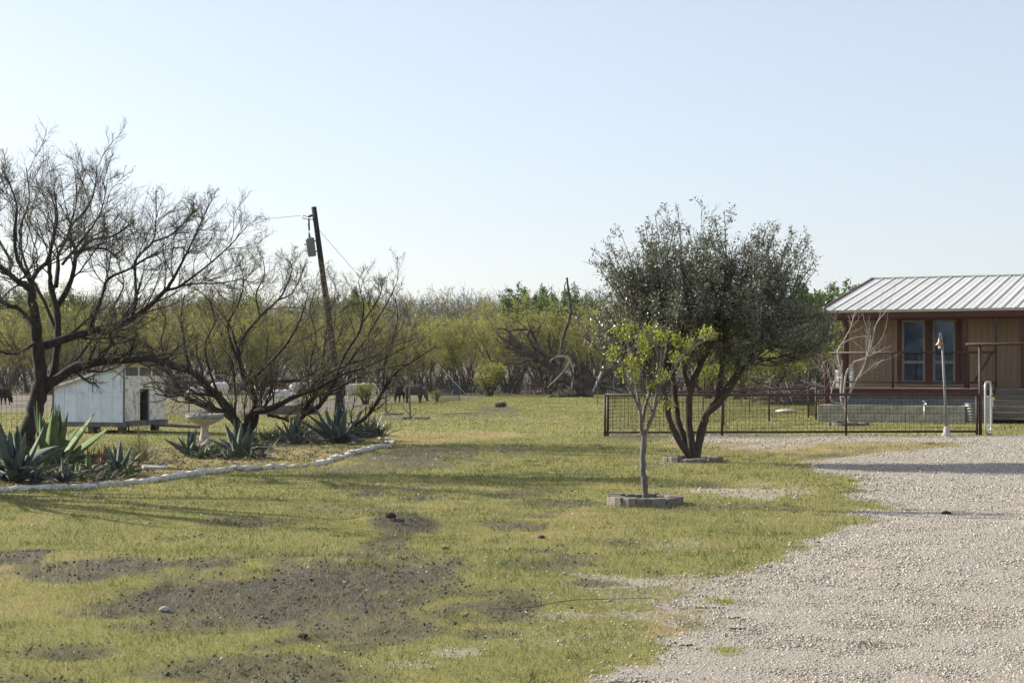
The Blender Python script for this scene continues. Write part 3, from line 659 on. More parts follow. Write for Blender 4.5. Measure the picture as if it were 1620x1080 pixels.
# gate frame over the walk and the galvanised gate standing open
gf = thing('gate_frame', 'tall rust brown pipe frame over the yard gate opening', 'gate frame', (fx[3][0] + .09, FY, 0))
m = MB(); m.tube([(0, 0, -.1), (0, 0, 2.33)], .042, 10); m.build('post', M['pipe'], gf, True)
m = MB(); m.tube([(3.0, 0, -.1), (3.0, 0, 2.36)], .042, 10); m.build('post', M['pipe'], gf, True)
m = MB(); m.tube([(-.36, 0, 2.37), (3.4, 0, 2.42)], .042, 10); m.build('top_bar', M['pipe'], gf, True)
gt = thing('walk_gate', 'narrow galvanised pipe gate standing open beside the tall fence post', 'gate', (fx[3][0] + .24, FY + .08, 0), R(62))
def rr_loop(w_, z0, z1, r):
    pts = []
    for cx_, cz_, a0 in ((w_ - r, z1 - r, 0), (r, z1 - r, 90), (r, z0 + r, 180), (w_ - r, z0 + r, 270)):
        for k in range(6): a = R(a0 + k * 18); pts.append((cx_ + r * math.cos(a), 0, cz_ + r * math.sin(a)))
    return pts + [pts[0], pts[1]]
m = MB(); m.tube(rr_loop(.72, .06, 1.40, .16), .028, 8, caps=False); m.build('frame', M['galv'], gt, True)
m = MB(); m.tube([(.02, 0, 1.02), (.70, 0, 1.02)], .024, 8); m.build('crossbar', M['galv'], gt, True)
m = MB(); m.tube([(.02, 0, .13), (.70, 0, .13)], .02, 8); m.build('crossbar', M['galv'], gt, True)
m = MB(); m.box((.70, -.03, 1.08), (.12, .03, .035)); m.box((.74, -.03, .78), (.05, .05, .1)); m.build('latch', M['galv'], gt)
m = MB()
for i in range(1, 7): m.tube([(.02 + i * .1, 0, .12), (.02 + i * .1, 0, 1.01)], .003, 3, caps=False)
for i in range(1, 9): m.tube([(.02, 0, .12 + i * .1), (.70, 0, .12 + i * .1)], .003, 3, caps=False)
tag(m.build('wire_mesh', M['galv'], gt), kind='stuff')
# lamp post
lx = (1497 - CX) / F * 42.0
lamp = thing('lamp_post', 'slim grey yard lamp post with a small copper bell shade', 'lamp post', (lx, 42.0, tz1(lx, 42.0)))
m = MB(); m.lathe([(.13, -.03), (.13, .02), (.10, .07), (.085, .10), (.075, .22), (.05, .25)], n=16); m.build('base', M['concrete'], lamp, True)
m = MB(); m.tube([(0, 0, .2), (-.10, 0, 2.36)], [.034, .030], 12); m.build('pole', M['lampgrey'], lamp, True)
m = MB(); m.tube(catmull([(-.10, 0, 2.34), (-.105, 0, 2.48), (-.135, 0, 2.63), (-.165, 0, 2.60), (-.17, 0, 2.48)], 14), .014, 8); m.build('gooseneck', M['lampgrey'], lamp, True)
m = MB(); m.lathe([(.02, .17), (.03, .16), (.035, .10), (.06, .05), (.115, .0), (.11, -.004), (.055, .045), (.028, .09)], (-.17, 0, 2.33), 20); m.build('shade', M['copper'], lamp, True)
m = MB(); m.lathe([(.02, .02), (.035, .0), (.042, -.05), (.03, -.09), (.01, -.10)], (-.17, 0, 2.33), 14); m.build('bulb', M['bulb'], lamp, True)

# ------------------------------------------------------------------ block rings round the trees
def ring(name, label, c, r, n, hgt, dep, mt, pn, jit=.01, skip=()):
    z = tz1(*c); root = thing(name, label, 'tree ring', (c[0], c[1], z))
    vs = []
    for k in range(3):
        m = MB(); a = math.pi / n * .94; r0, r1 = r - dep, r + random.uniform(-.01, .01); b = .012
        pts = [(r0 * math.cos(-a), r0 * math.sin(-a)), (r1 * math.cos(-a), r1 * math.sin(-a)), (r1 * 1.02, 0), (r1 * math.cos(a), r1 * math.sin(a)), (r0 * math.cos(a), r0 * math.sin(a))]
        cxm = sum(p[0] for p in pts) / 5; lo = [(x_, y_, -.05) for x_, y_ in pts]; mi_ = [(x_, y_, hgt - b) for x_, y_ in pts]; hi = [(cxm + (x_ - cxm) * .9, y_ * .93, hgt) for x_, y_ in pts]
        m.add(lo + mi_ + hi, [(4, 3, 2, 1, 0), (10, 11, 12, 13, 14)] + [(i, (i + 1) % 5, (i + 1) % 5 + 5, i + 5) for i in range(5)] + [(i + 5, (i + 1) % 5 + 5, (i + 1) % 5 + 10, i + 10) for i in range(5)])
        vs.append(m.mesh(pn, mt))
    for i in range(n):
        if i in skip: continue
        part(pn, vs[i % 3], root, (random.uniform(-jit, jit), random.uniform(-jit, jit), random.uniform(-jit, jit)), (random.uniform(-jit, jit), random.uniform(-jit, jit), 2 * math.pi * i / n))
    m = MB(); m.lathe([(r - dep - .01, -.05), (r - dep - .02, hgt * .35), (r * .3, hgt * .5), (.02, hgt * .55)], n=20); m.build('soil', M['soilm'], root, True)
    return root
sapc = (1.74, 21.6); ring('paver_ring', 'ring of brown trapezoid pavers round the small spring green tree', sapc, .50, 15, .11, .17, M['ringbrick'], 'brick')
bigc = (3.42, 31.0); ring('stone_ring', 'low ring of grey stones round the large evergreen tree', bigc, .58, 13, .09, .2, M['ringstone'], 'stone', .02)
myc = ((1342 - CX) / F * 50.6, 50.6); ring('stone_ring', 'small flat stone ring round the bare pale crape myrtle inside the yard', myc, .62, 12, .10, .2, M['ringstone'], 'stone', .03)

# ------------------------------------------------------------------ flower bed edging
edg = thing('bed_edging', 'curved edging of pale limestone pieces along the front of the agave bed', 'garden edging', (EDGEW[5][0], EDGEW[5][1], 0))
eo = edg.location
line = catmull([(x_, y_, 0) for x_, y_ in EDGEW], 400); seg = np.r_[0, np.cumsum(np.linalg.norm(np.diff(line, axis=0), axis=1))]
def stone_mesh(L_, w_, h_, sd_):
    r_ = random.Random(sd_); k = 5; m = MB(); V = []; Fq = []
    for i in range(k + 1):
        t = i / k; e = .86 if i in (0, k) else 1; dz = r_.uniform(-.012, .012); dy = r_.uniform(-.012, .012)
        hw = w_ / 2 * e; hh = h_ * e + dz
        V += [((t - .5) * L_, dy - hw, -.08), ((t - .5) * L_, dy - hw, hh * .72), ((t - .5) * L_, dy - hw * .7, hh), ((t - .5) * L_, dy + hw * .7, hh + r_.uniform(-.008, .008)), ((t - .5) * L_, dy + hw, hh * .7), ((t - .5) * L_, dy + hw, -.08)]
    for i in range(k):
        for j in range(6): a = i * 6 + j; b = i * 6 + (j + 1) % 6; Fq.append((a, b, b + 6, a + 6))
    Fq += [tuple(range(6))[::-1], tuple(range(k * 6, k * 6 + 6))]
    m.add(V, Fq); return m.mesh('stone', M['stone'])
stv = [stone_mesh(1, .13, .075, i) for i in range(7)]
sp = 0.0
while sp < seg[-1] - .2:
    L_ = random.uniform(.42, .95); e = min(sp + L_, seg[-1]); p0 = np.array([np.interp(sp, seg, line[:, i]) for i in range(2)]); p1 = np.array([np.interp(e, seg, line[:, i]) for i in range(2)])
    c = (p0 + p1) / 2; d = p1 - p0
    part('stone', random.choice(stv), edg, (c[0] - eo.x + random.uniform(-.015, .015), c[1] - eo.y, tz1(*c) + random.uniform(-.012, .015)), (random.uniform(-.05, .05), random.uniform(-.02, .02), math.atan2(d[1], d[0]) + random.uniform(-.03, .03)), scale=(float(np.linalg.norm(d)) - .012, random.uniform(.85, 1.1), random.uniform(.85, 1.1)))
    sp = e + random.uniform(.01, .05)
for k, (a, b) in enumerate([(618, 700), (610, 696), (603, 694), (597, 693), (590, 691)]):
    c = G(a, b); part('stone', stv[k % 7], edg, (c.x - eo.x, c.y - eo.y, c.z - .01), (0, 0, random.uniform(1, 2.4)), scale=(.34, 1, 1))
ss = G(245, 748); m = MB(); m.box((0, 0, .03), (.40, .42, .06), bev=.015); tag(m.build('stepping_stone', M['concrete'], None, loc=(ss.x, ss.y, ss.z + .07), rot=(.02, .03, .3)), 'square grey stepping stone lying flat in the agave bed', 'stepping stone')

# ------------------------------------------------------------------ birdbath
bp = G(324, 712); bb = thing('birdbath', 'concrete birdbath on a flared pedestal in the agave bed by the leaning mesquite', 'birdbath', (bp.x, bp.y, bp.z + .06))
m = MB(); m.lathe([(.17, 0), (.18, .05), (.15, .09), (.12, .16), (.085, .32), (.075, .42), (.09, .47), (.12, .50)], n=22); m.build('pedestal', M['bath'], bb, True)
m = MB(); m.lathe([(.11, .49), (.20, .52), (.32, .58), (.37, .62)], n=28); m.build('bowl', M['bath'], bb, True)
m = MB(); m.lathe([(.37, .62), (.40, .64), (.405, .70), (.385, .715), (.36, .69), (.25, .63), (.05, .60)], n=28); m.build('rim', M['bathrim'], bb, True)
m = MB()
for i in range(22):
    a = 2 * math.pi * i / 22 + random.uniform(-.1, .1); m.box((.385 * math.cos(a), .385 * math.sin(a), .725), (.05, .035, .03), a, bev=.01)
m.build('rim_pebbles', M['stone'], bb)

# ------------------------------------------------------------------ shed
SB = R(20); sc_ = ((197 - CX) / F * 44.6, 44.6)
shed = thing('shed', 'small white painted lean-to shed with a purple roof and a dark open doorway', 'shed', (sc_[0], sc_[1], .13), -SB); shed.scale = (.9, .9, .9)
# local: x along the long wall (negative = left), y away from the viewer; the front wall stands at x=0
SL, SD, h0, hL, hR = 2.55, 2.25, .16, 1.26, 1.98
m = MB(); m.box((-SL / 2, .06, h0 - .06), (SL + .14, .12, .13)); m.build('skid', M['shedtimber'], shed)
m = MB(); m.box((-SL / 2, SD - .06, h0 - .06), (SL + .14, .12, .13)); m.build('skid', M['shedtimber'], shed)
m = MB(); m.box((.07, SD / 2, h0 - .02), (.14, SD - .1, .16)); m.build('skid', M['shedtimber'], shed)
for q_ in ((-.2, .2), (-1.25, .2), (-2.35, .2), (-.2, 2.0), (-2.35, 2.0)):
    m = MB(); m.box((q_[0], q_[1], -.02), (.2, .2, .22)); m.build('support_block', M['ringstone'], shed)
m = MB(); m.box((-SL / 2, SD / 2, h0 + .03), (SL - .05, SD - .05, .05)); m.build('floor', M['shedtimber'], shed)
ht = lambda x: hR + (hL - hR) * (-x / SL) 
sw = MB(); sw.prism([(0, h0 + .06), (-SL, h0 + .06), (-SL, hL), (0, hR)], .02, .05); sidew = sw.build('side_wall', M['whiteshade'], shed)
npn = 6; pwid = SL / npn
for i in range(npn):
    a, b = -i * pwid - .004, -(i + 1) * pwid + .004
    for zlo, zhi in ((None, 'mid'), ('mid', None)):
        q = MB(); zm = 1.08
        if zlo is None: poly = [(a, h0 + .02), (b, h0 + .02), (b, min(zm, ht(b)) - .004), (a, zm - .004)]
        else: poly = [(a, zm + .004), (b, min(zm + .004, ht(b) - .003)), (b, ht(b) - .002), (a, ht(a) - .002)]
        q.prism(poly, -.004 + random.uniform(-.002, .002), .019); q.build('wall_panel', M['whiteshade'], sidew)
q = MB(); q.box((-.012, -.012, 1.0), (.05, .02, 1.62)); q.box((-SL + .02, -.012, .68), (.05, .02, 1.04)); q.build('corner_trim', M['shedtimber'], sidew)
q = MB(); q.prism([(0, h0), (-SL, h0), (-SL, hL), (0, hR)], SD - .05, SD - .02); q.build('rear_wall', M['whiteshade'], shed)
q = MB(); q.box((-SL + .02, SD / 2, .70), (.03, SD - .12, 1.08)); q.build('end_wall', M['whiteshade'], shed)
# front wall with doorway (y from .80 to 1.32) and window row above 1.30
d0, d1, dz = .82, 1.36, 1.18
fw = MB()
for (y0, y1, z0, z1) in ((.0, d0, h0 + .06, 1.58), (d1, SD, h0 + .06, 1.58), (d0 + .001, d1 - .001, dz, 1.58), (0, SD, 1.84, 1.93)):
    fw.box((-.02, (y0 + y1) / 2, (z0 + z1) / 2), (.04, y1 - y0, z1 - z0))
for yy_ in (.03, .78, 1.5, SD - .03): fw.box((-.02, yy_, 1.71), (.05, .06, .258))
fwo = fw.build('front_wall', M['creampaint'], shed)
for a, b in ((.06, .75), (.81, 1.47), (1.53, SD - .06)):
    q = MB(); q.box((-.03, (a + b) / 2, 1.71), (.012, b - a, .258)); wn = q.build('window_screen', M['screen'], fwo)
q = MB(); q.box((.006, d0 - .03, .70), (.03, .06, .96)); q.box((.006, d1 + .035, .70), (.03, .07, .96)); q.box((.006, (d0 + d1) / 2, dz + .03), (.03, d1 - d0 - .002, .06)); q.build('door_frame', M['creampaint'], fwo)
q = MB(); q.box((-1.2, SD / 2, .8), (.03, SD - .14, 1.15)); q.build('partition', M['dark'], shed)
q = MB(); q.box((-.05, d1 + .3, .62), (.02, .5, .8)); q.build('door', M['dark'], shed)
# roof slab
rs = math.atan2(hR - hL, SL)
q = MB(); q.add([(-SL - .18, -.14, ht(-SL - .18) + .0), (.18, -.14, ht(.18)), (.18, SD + .14, ht(.18)), (-SL - .18, SD + .14, ht(-SL - .18)), (-SL - .18, -.14, ht(-SL - .18) + .05), (.18, -.14, ht(.18) + .05), (.18, SD + .14, ht(.18) + .05), (-SL - .18, SD + .14, ht(-SL - .18) + .05)],
      [(0, 3, 2, 1), (4, 5, 6, 7), (0, 1, 5, 4), (1, 2, 6, 5), (2, 3, 7, 6), (3, 0, 4, 7)]); ro = q.build('roof', M['purple'], shed)
q = MB(); q.prism([(-SL - .18, ht(-SL - .18) - .08), (.17, ht(.17) - .08), (.17, ht(.17) - .003), (-SL - .18, ht(-SL - .18) - .003)], -.135, -.10); q.build('bargeboard', M['creampaint'], ro)
q = MB(); q.box((.20, SD / 2, ht(.2) + .0), (.03, SD + .28, .14)); q.build('fascia', M['purple'], ro)
q = MB(); q.box((.14, SD / 2, ht(.14) - .075), (.03, SD + .1, .09)); q.build('yellow_trim', M['yellow'], ro)
# timber sled and sheet lying in front of the shed door
sl_ = G(262, 684); m = MB(); m.box((0, 0, .1), (1.5, .5, .06), bev=.01); tag(m.build('wood_platform', M['shedtimber'], None, loc=(sl_.x + .3, sl_.y + .6, sl_.z + .08), rot=(0, .03, -.35)), 'dark timber step platform lying beside the shed doorway', 'platform')

# ------------------------------------------------------------------ leaning utility pole
pb = Vector(((539 - CX) / F * 73, 73, 0)); pt_ = P(496, 327, 73); pole = thing('utility_pole', 'tall dark wooden utility pole leaning left with a grey transformer can', 'utility pole', pb)
ax = (pt_ - pb); Lp = ax.length; axu = ax.normalized()
m = MB(); m.tube([Vector((0, 0, 0)) - axu * .4] + [axu * (Lp * t) for t in (.25, .5, .75, 1)], [.17, .155, .14, .125, .115], 14); m.build('pole_shaft', M['pole'], pole, True)
def on(t): return axu * (Lp * t)
q0 = on(.80) + Vector((-.36, -.05, 0)); e_ = Matrix.Rotation(-R(7), 3, 'Y')
m = MB(); m.lathe([(.16, -.42), (.185, -.40), (.19, .30), (.20, .31), (.20, .36), (.17, .40), (.06, .43)], n=20); m.build('transformer', M['trafo'], pole, True, loc=q0, rot=(0, -R(8), 0))
m = MB(); m.lathe([(.05, .42), (.055, .5), (.035, .52), (.05, .55), (.03, .58), (.045, .61), (.02, .64), (.008, .86)], n=10); m.build('bushing', M['porc'], pole, True, loc=q0, rot=(0, -R(8), 0))
m = MB(); m.box((.24, 0, .24), (.16, .08, .06)); m.box((.24, 0, -.22), (.16, .08, .06)); m.build('bracket', M['trafo'], pole, loc=q0, rot=(0, -R(8), 0))
m = MB()
for zz in (.12, -.18): m.lathe([(.03, 0), (.045, .03), (.03, .06)], (-.24, 0, zz), 8); m.box((-.2, 0, zz + .03), (.08, .03, .03))
m.build('secondary_bushing', M['porc'], pole, loc=q0, rot=(0, -R(8), 0))
a0 = on(.962); m = MB(); m.tube([a0, a0 + Vector((-.30, -.05, -.10))], [.05, .05], 8)
for k in range(4): c = a0 + Vector((-.06 - .07 * k, -.01, -.02 - .024 * k)); m.tube([c, c + Vector((-.02, 0, -.007))], .075, 10)
m.build('strain_insulator', M['porc'], pole, True)
a1 = on(.935); m = MB(); m.tube([a1, a1 + Vector((-.55, -.05, .06)), a1 + Vector((-.58, -.05, .24))], .022, 8); m.tube([a0 + Vector((-.3, -.05, -.1)), a1 + Vector((-.57, -.05, .2))], .02, 6); m.build('arm', M['galv'], pole, True)
m = MB(); m.tube([a1 + Vector((-.30, -.08, .05)), a1 + Vector((-.27, -.08, -.48))], [.05, .04], 10); m.build('fuse_cutout', M['porc'], pole, True)
m = MB(); m.tube([a1 + Vector((-.27, -.08, -.48)), q0 + Vector((-.12, 0, .84))], .008, 5); m.build('jumper_wire', M['wire'], pole)
m = MB(); m.tube([on(.645), on(.645) + Vector((-.2, 0, -.04))], .03, 8); m.build('service_hook', M['galv'], pole, True)
def sag(a, b, s_, n=16):
    return [a + (b - a) * (i / n) - Vector((0, 0, s_ * 4 * (i / n) * (1 - i / n))) for i in range(n + 1)]
aw = pb + a1 + Vector((-.58, -.05, .2))
for (a, b, s_, lb) in ((aw, aw + Vector((-46, 6, 1.0)), 1.3, 'upper power wire running left from the leaning pole'), (pb + on(.645) + Vector((-.2, 0, -.04)), Vector((-40, 60, 5.5)), .8, 'lower service wire running left from the leaning pole'),
                       (pb + on(.90), Vector((-1.6, 76, 0)), .1, 'guy wire slanting down to the right of the leaning pole')):
    m = MB(); m.tube([p - a for p in sag(a, b, s_)], .011, 5); tag(m.build('power_wire', M['galv'], None, loc=a), lb, 'wire', 'wires on the utility pole')

# ------------------------------------------------------------------ pasture wire fence
def wire_fence(label, pts, wires=8, vert=.15, ph=1.25):
    q = [G(*p) for p in pts]; root = thing('wire_fence', label, 'fence', q[0], 0, 'pasture wire fences'); o = root.location.copy()
    for p in q:
        m = MB(); tlt = Vector((random.uniform(-.05, .05), 0, 0)); m.tube([p - Vector((0, 0, .2)), p + Vector((0, 0, ph + .1)) + tlt], .022, 5); m.build('post', M['tpost'], root, org=o)
    for a, b in zip(q[:-1], q[1:]):
        m = MB(); d = b - a
        for i in range(wires): zz = .06 + (ph - .1) * i / (wires - 1); m.tube([a + Vector((0, 0, zz)), (a + b) / 2 + Vector((0, 0, zz - .01)), b + Vector((0, 0, zz))], .005, 3, caps=False)
        if vert:
            n = int(d.length / vert)
            for i in range(1, n): p = a + d * (i / n); m.tube([p + Vector((0, 0, .06)), p + Vector((0, 0, ph - .04))], .0042, 3, caps=False)
        tag(m.build('wire_mesh', M['wire'], root, org=o), kind='stuff')
wire_fence('thin wire mesh fence on steel posts crossing in front of the shed and the sheep', [(-90, 688), (98, 682), (204, 684), (298, 670), (395, 661), (500, 655), (598, 648), (690, 641), (727, 634), (807, 627), (945, 622)])
wire_fence('thin wire fence on steel posts behind the pipe fenced yard', [(945, 640), (973, 647), (1050, 650), (1112, 650), (1185, 653), (1290, 648)], 5, 0)

# ------------------------------------------------------------------ hand placed trees
def limbs(Y, L, bag, seed, twk, mi=0, k=16, leaf=None):
    """L: list of (points[(px,py[,dy])], r0px, r1px, depth drift). Each limb is a curved tapered tube; twk: child levels."""
    r = np.random.default_rng(seed); out = []
    for pts, r0, r1, dr in L:
        q = catmull(np.array([(p[0], p[1], p[2] if len(p) > 2 else None or dr * (i / max(1, len(pts) - 1)) ** 1.2) for i, p in enumerate(pts)], float), k)
        W = np.array([tuple(P(a, b, Y + c)) for a, b, c in q]); t = np.linspace(0, 1, k)
        rad = (r0 + (r1 - r0) * t ** .8) * Y / F
        W[1:-1] += r.normal(size=(k - 2, 3)) * rad[1:-1, None] * .12
        out.append((W, rad * (1 + .06 * r.normal(size=k))))
    return np.array([o[0] for o in out]), np.array([o[1] for o in out])
def lens(Pt): return np.linalg.norm(np.diff(Pt, axis=1), axis=2).sum(1)
def grow(bag, Pt, Rd, levels, r, mi=0, leafspec=None):
    """levels: list of (per, tmin, angle, lenfac or absolute, radfac, k, wander, up, sides)"""
    last = None
    for (per, tmin, ang, lf, rfac, k, wan, up, sides, absl, rmin, bias) in levels:
        Ln = lens(Pt) if not absl else np.full(len(Pt), absl)
        st, d, ln, rr = kids(Pt, Rd, per, tmin, ang, lf, rfac, Ln, r, bias)
        Pt, Rd = growlev(st, d, ln, np.maximum(rr, rmin), k, wan, up, .4, r)
        Rd = np.maximum(Rd, rmin * .6)
        bag.tubes(Pt, Rd, sides, mi); last = (Pt, Rd)
    return last
def leaf_on(bag, Pt, n, size, mi, r, spread=.05, aspect=.5, quad=True, tmin=.3, up=.2):
    m, k, _ = Pt.shape; n_ = int(n * m); a = r.integers(0, m, n_); t = (tmin + (1 - tmin) * r.random(n_)) * (k - 1); i = np.minimum(t.astype(int), k - 2); f = (t - i)[:, None]
    p = Pt[a, i] * (1 - f) + Pt[a, i + 1] * f + r.normal(size=(n_, 3)) * spread
    bag.leaves(p, size, mi, aspect, quad, up, r)
def mesq(name, label, Y, base, trunkL, limbL, seed, levels, group, buds=2.0):
    bx, by = base; z = tz1(bx, by); root = thing(name, label, 'tree', (bx, by, z), 0, group); o = root.location
    r = np.random.default_rng(seed); tb = Bag(); cb = Bag()
    Pa, Ra = limbs(Y, trunkL, tb, seed, None); tb.tubes(Pa, Ra, 10)
    part('trunk', tb.mesh('trunk', [M['bark']], o), root)
    Pb, Rb = limbs(Y, limbL, cb, seed + 1, None); cb.tubes(Pb, Rb, 6, 0)
    allP = np.concatenate([Pa[[i for i, t in enumerate(trunkL) if t[2] < 4.5]], Pb]) if any(t[2] < 4.5 for t in trunkL) else Pb
    allR = np.concatenate([Ra[[i for i, t in enumerate(trunkL) if t[2] < 4.5]], Rb]) if any(t[2] < 4.5 for t in trunkL) else Rb
    lp, lr = grow(cb, allP, allR, levels[:-1], r, 0); l2, r2 = grow(cb, lp, lr, levels[-1:], r, 1)
    if buds: leaf_on(cb, l2, buds, .035, 2, r, .02, .5, False)
    part('crown', cb.mesh('crown', [M['bark'], M['twig'], M['budleaf']], o), root)
    return root
LV = lambda a, b, c: [(a, .15, .74, .46, .34, 9, .15, .05, 5, None, .0075, (0, 0, .08)), (b, .1, .66, .46, .5, 7, .15, .05, 3, None, .0038, (0, 0, .08)), (c, .05, .62, .50, .6, 5, .15, .05, 3, None, .0027, (0, 0, .05))]
A_tr = [([(36, 745), (42, 705), (50, 668), (60, 636), (68, 606)], 13, 14, 0), ([(66, 622), (62, 580), (60, 545), (57, 510), (52, 478), (49, 445)], 11, 7, -.4), ([(72, 612), (86, 588), (89, 557), (91, 525), (88, 479), (80, 440)], 7.5, 4.6, .6),
        ([(70, 617), (104, 590), (135, 578), (166, 571), (207, 570), (233, 567), (259, 576)], 8.5, 4.0, -.3), ([(63, 548), (96, 538), (122, 528), (155, 518), (197, 507), (215, 492), (238, 474), (262, 446)], 7.5, 3.5, .9)]
A_li = [([(262, 446, .9), (272, 429, 1), (288, 395, 1.1), (306, 354, 1.2), (319, 320, 1.3), (333, 286, 1.3)], 3.4, .8, 1), ([(49, 445, -.4), (28, 430, -.6), (15, 418, -.8), (0, 405, -1), (-38, 380, -1.4)], 6, 2.5, -1),
        ([(50, 447, -.4), (49, 429, -.3), (62, 408, -.1), (75, 393, .1), (83, 348, .3), (88, 315, .4), (85, 294, .5), (75, 262, .6)], 5.5, .9, .6), ([(48, 430, -.4), (41, 418, -.5), (28, 395, -.8), (21, 348, -1.1), (26, 297, -1.3), (16, 262, -1.5), (5, 230, -1.6)], 4.5, .9, -1),
        ([(88, 479, .6), (104, 452, .7), (114, 421, .7), (119, 387, .8), (117, 367, .8), (109, 346, .9), (114, 325, .9), (135, 302, 1), (148, 270, 1.1), (152, 222, 1.2)], 5.5, .8, 1), ([(119, 387, .8), (130, 369, .8), (148, 354, .6), (171, 351, .4), (189, 341, .3), (213, 320, .1)], 3.6, .8, .2),
        ([(119, 388, .8), (130, 374, .9), (145, 371, 1.2), (169, 373, 1.4), (180, 384, 1.5), (196, 372, 1.7)], 3.2, .8, 1), ([(80, 440, .6), (78, 413, .4), (78, 385, .3), (84, 350, .0), (90, 312, -.2), (84, 262, -.4)], 4.4, .9, -.3),
        ([(88, 440, .6), (91, 400, .9), (91, 382, 1.1), (104, 356, 1.3), (111, 325, 1.6), (120, 285, 1.8), (118, 235, 2.0)], 4.2, .8, 1.5), ([(206, 500, .7), (215, 466, .8), (214, 425, .9), (213, 400, 1), (220, 382, 1.2), (241, 359, 1.4), (246, 323, 1.6), (246, 265, 1.7)], 3.2, .8, 1),
        ([(140, 523, .5), (161, 457, .1), (171, 426, -.1), (205, 408, -.3), (230, 390, -.5), (262, 372, -.6)], 3.4, .8, -.5), ([(241, 359, 1.4), (267, 348, 1.2), (288, 328, 1), (310, 300, .9)], 2, .7, 1),
        ([(262, 446, .9), (280, 442, .8), (303, 424, .6), (332, 398, .3), (363, 366, 0), (384, 338, -.1)], 2.8, .7, 0), ([(258, 450, .9), (300, 436, 1.3), (345, 434, 1.6), (385, 426, 1.8)], 2.2, .7, 1),
        ([(60, 520, -.3), (30, 480, -.6), (5, 470, -.9), (-40, 440, -1.3)], 4, 1.5, -1), ([(166, 571, -.2), (185, 552, -.4), (172, 530, -.6), (190, 512, -.7), (225, 500, -.9)], 2.6, .7, -.5), ([(91, 525, .6), (70, 470, .9), (40, 400, 1.3), (30, 340, 1.7), (45, 285, 1.9), (40, 225, 2)], 3.6, .8, 1),
        ([(20, 400, -.8), (-5, 350, -.9), (-15, 300, -1), (-8, 245, -1.1)], 2.6, .8, 0), ([(98, 400, .7), (140, 340, 1.6), (160, 300, 2), (170, 240, 2.3)], 2.6, .7, 1), ([(58, 540, -.2), (25, 560, -.6), (-10, 555, -.9), (-50, 570, -1.2)], 3, 1.2, -1),
        ([(104, 590, -.1), (140, 545, .4), (165, 500, .9), (195, 440, 1.3), (185, 395, 1.5)], 2.6, .7, 1)]
def low(L): return [([(p[0], p[1] if p[1] > 545 else 545 + (p[1] - 545) * .875, *p[2:]) for p in pts], a, b, d) for pts, a, b, d in L]
A_tr, A_li = low(A_tr), low(A_li)
mesq('mesquite_tree', 'largest bare mesquite with a thick dark trunk at the left edge of the bed', 29, (G0(36, 745)[0] * 29 / G0(36, 745)[1], 29.0), A_tr, A_li, 5, LV(11, 9, 8), 'mesquite trees in the agave bed', .2)
B_tr = [([(402, 700), (389, 688), (371, 663), (350, 634), (324, 608), (301, 586), (272, 575), (246, 565), (222, 557)], 9.5, 3.2, -.5), ([(376, 668), (352, 652), (337, 647), (306, 634), (285, 619), (270, 593), (246, 577)], 5.6, 3.2, .6), ([(400, 702), (394, 681), (404, 634), (389, 606), (379, 572), (375, 548)], 6, 3.6, .3),
        ([(401, 700), (391, 668), (404, 651), (425, 648), (446, 638), (467, 627), (495, 617), (526, 601)], 6.2, 3, -.6), ([(398, 692), (407, 653), (404, 625), (415, 609), (436, 604), (470, 602)], 4.6, 2.4, .8)]
B_li = [([(301, 586, -.3), (293, 556, -.2), (290, 526, 0), (286, 490, .1), (292, 450, .2)], 4, 1, 0), ([(224, 558, -.5), (200, 560, -.6), (180, 561, -.7), (160, 552, -.8)], 2.8, 1, -1), ([(526, 601, -.6), (552, 588, -.7), (578, 581, -.9), (610, 566, -1), (640, 548, -1.1)], 2.6, .8, -1), ([(425, 656, -.2), (446, 661, -.4), (461, 669, -.5), (475, 682, -.6)], 3.2, 1.6, -1),
        ([(404, 622, .6), (391, 594, .9), (376, 568, 1.1), (355, 540, 1.4), (345, 500, 1.6)], 2.8, .8, 1), ([(375, 550, .3), (386, 527, .3), (411, 491, .3), (440, 460, .4), (455, 430, .5), (462, 400, .5), (453, 385, .6)], 3.2, .7, 0), ([(440, 460, .4), (460, 450, .2), (471, 429, 0), (481, 402, -.1)], 1.8, .6, 0),
        ([(375, 550, .3), (365, 512, .5), (350, 485, .8), (330, 460, 1), (312, 440, 1.2)], 2.8, .7, 1), ([(378, 575, .3), (360, 513, -.2), (376, 470, -.6), (385, 430, -.8), (380, 395, -1)], 2.6, .7, -1), ([(411, 491, .3), (405, 450, .6), (418, 415, .9), (415, 380, 1)], 2, .6, 1),
        ([(470, 602, .8), (510, 580, 1), (530, 545, 1.2), (545, 500, 1.3)], 2.2, .7, 1), ([(390, 606, .2), (430, 570, -.5), (460, 530, -.9), (480, 480, -1.2), (488, 440, -1.3)], 2.8, .7, -1), ([(350, 634, -.2), (330, 580, -.8), (325, 540, -1.1), (340, 500, -1.4), (330, 460, -1.5)], 2.8, .7, -1), ([(270, 577, -.4), (255, 540, -.8), (262, 500, -1), (250, 470, -1.2)], 2, .7, -1),
        ([(495, 617, -.5), (520, 590, -.1), (560, 575, .2), (600, 560, .4)], 2, .7, 1)]
def low2(L): return [([(p[0], p[1] if p[1] > 560 else 560 + (p[1] - 560) * .86, *p[2:]) for p in pts], a, b, d) for pts, a, b, d in L]
B_tr, B_li = low2(B_tr), low2(B_li)
mesq('mesquite_tree', 'leaning bare mesquite with arching limbs behind the birdbath', 38, (P(402, 700, 38).x, 38.0), B_tr, B_li, 9, LV(9, 8, 7), 'mesquite trees in the agave bed', .8)
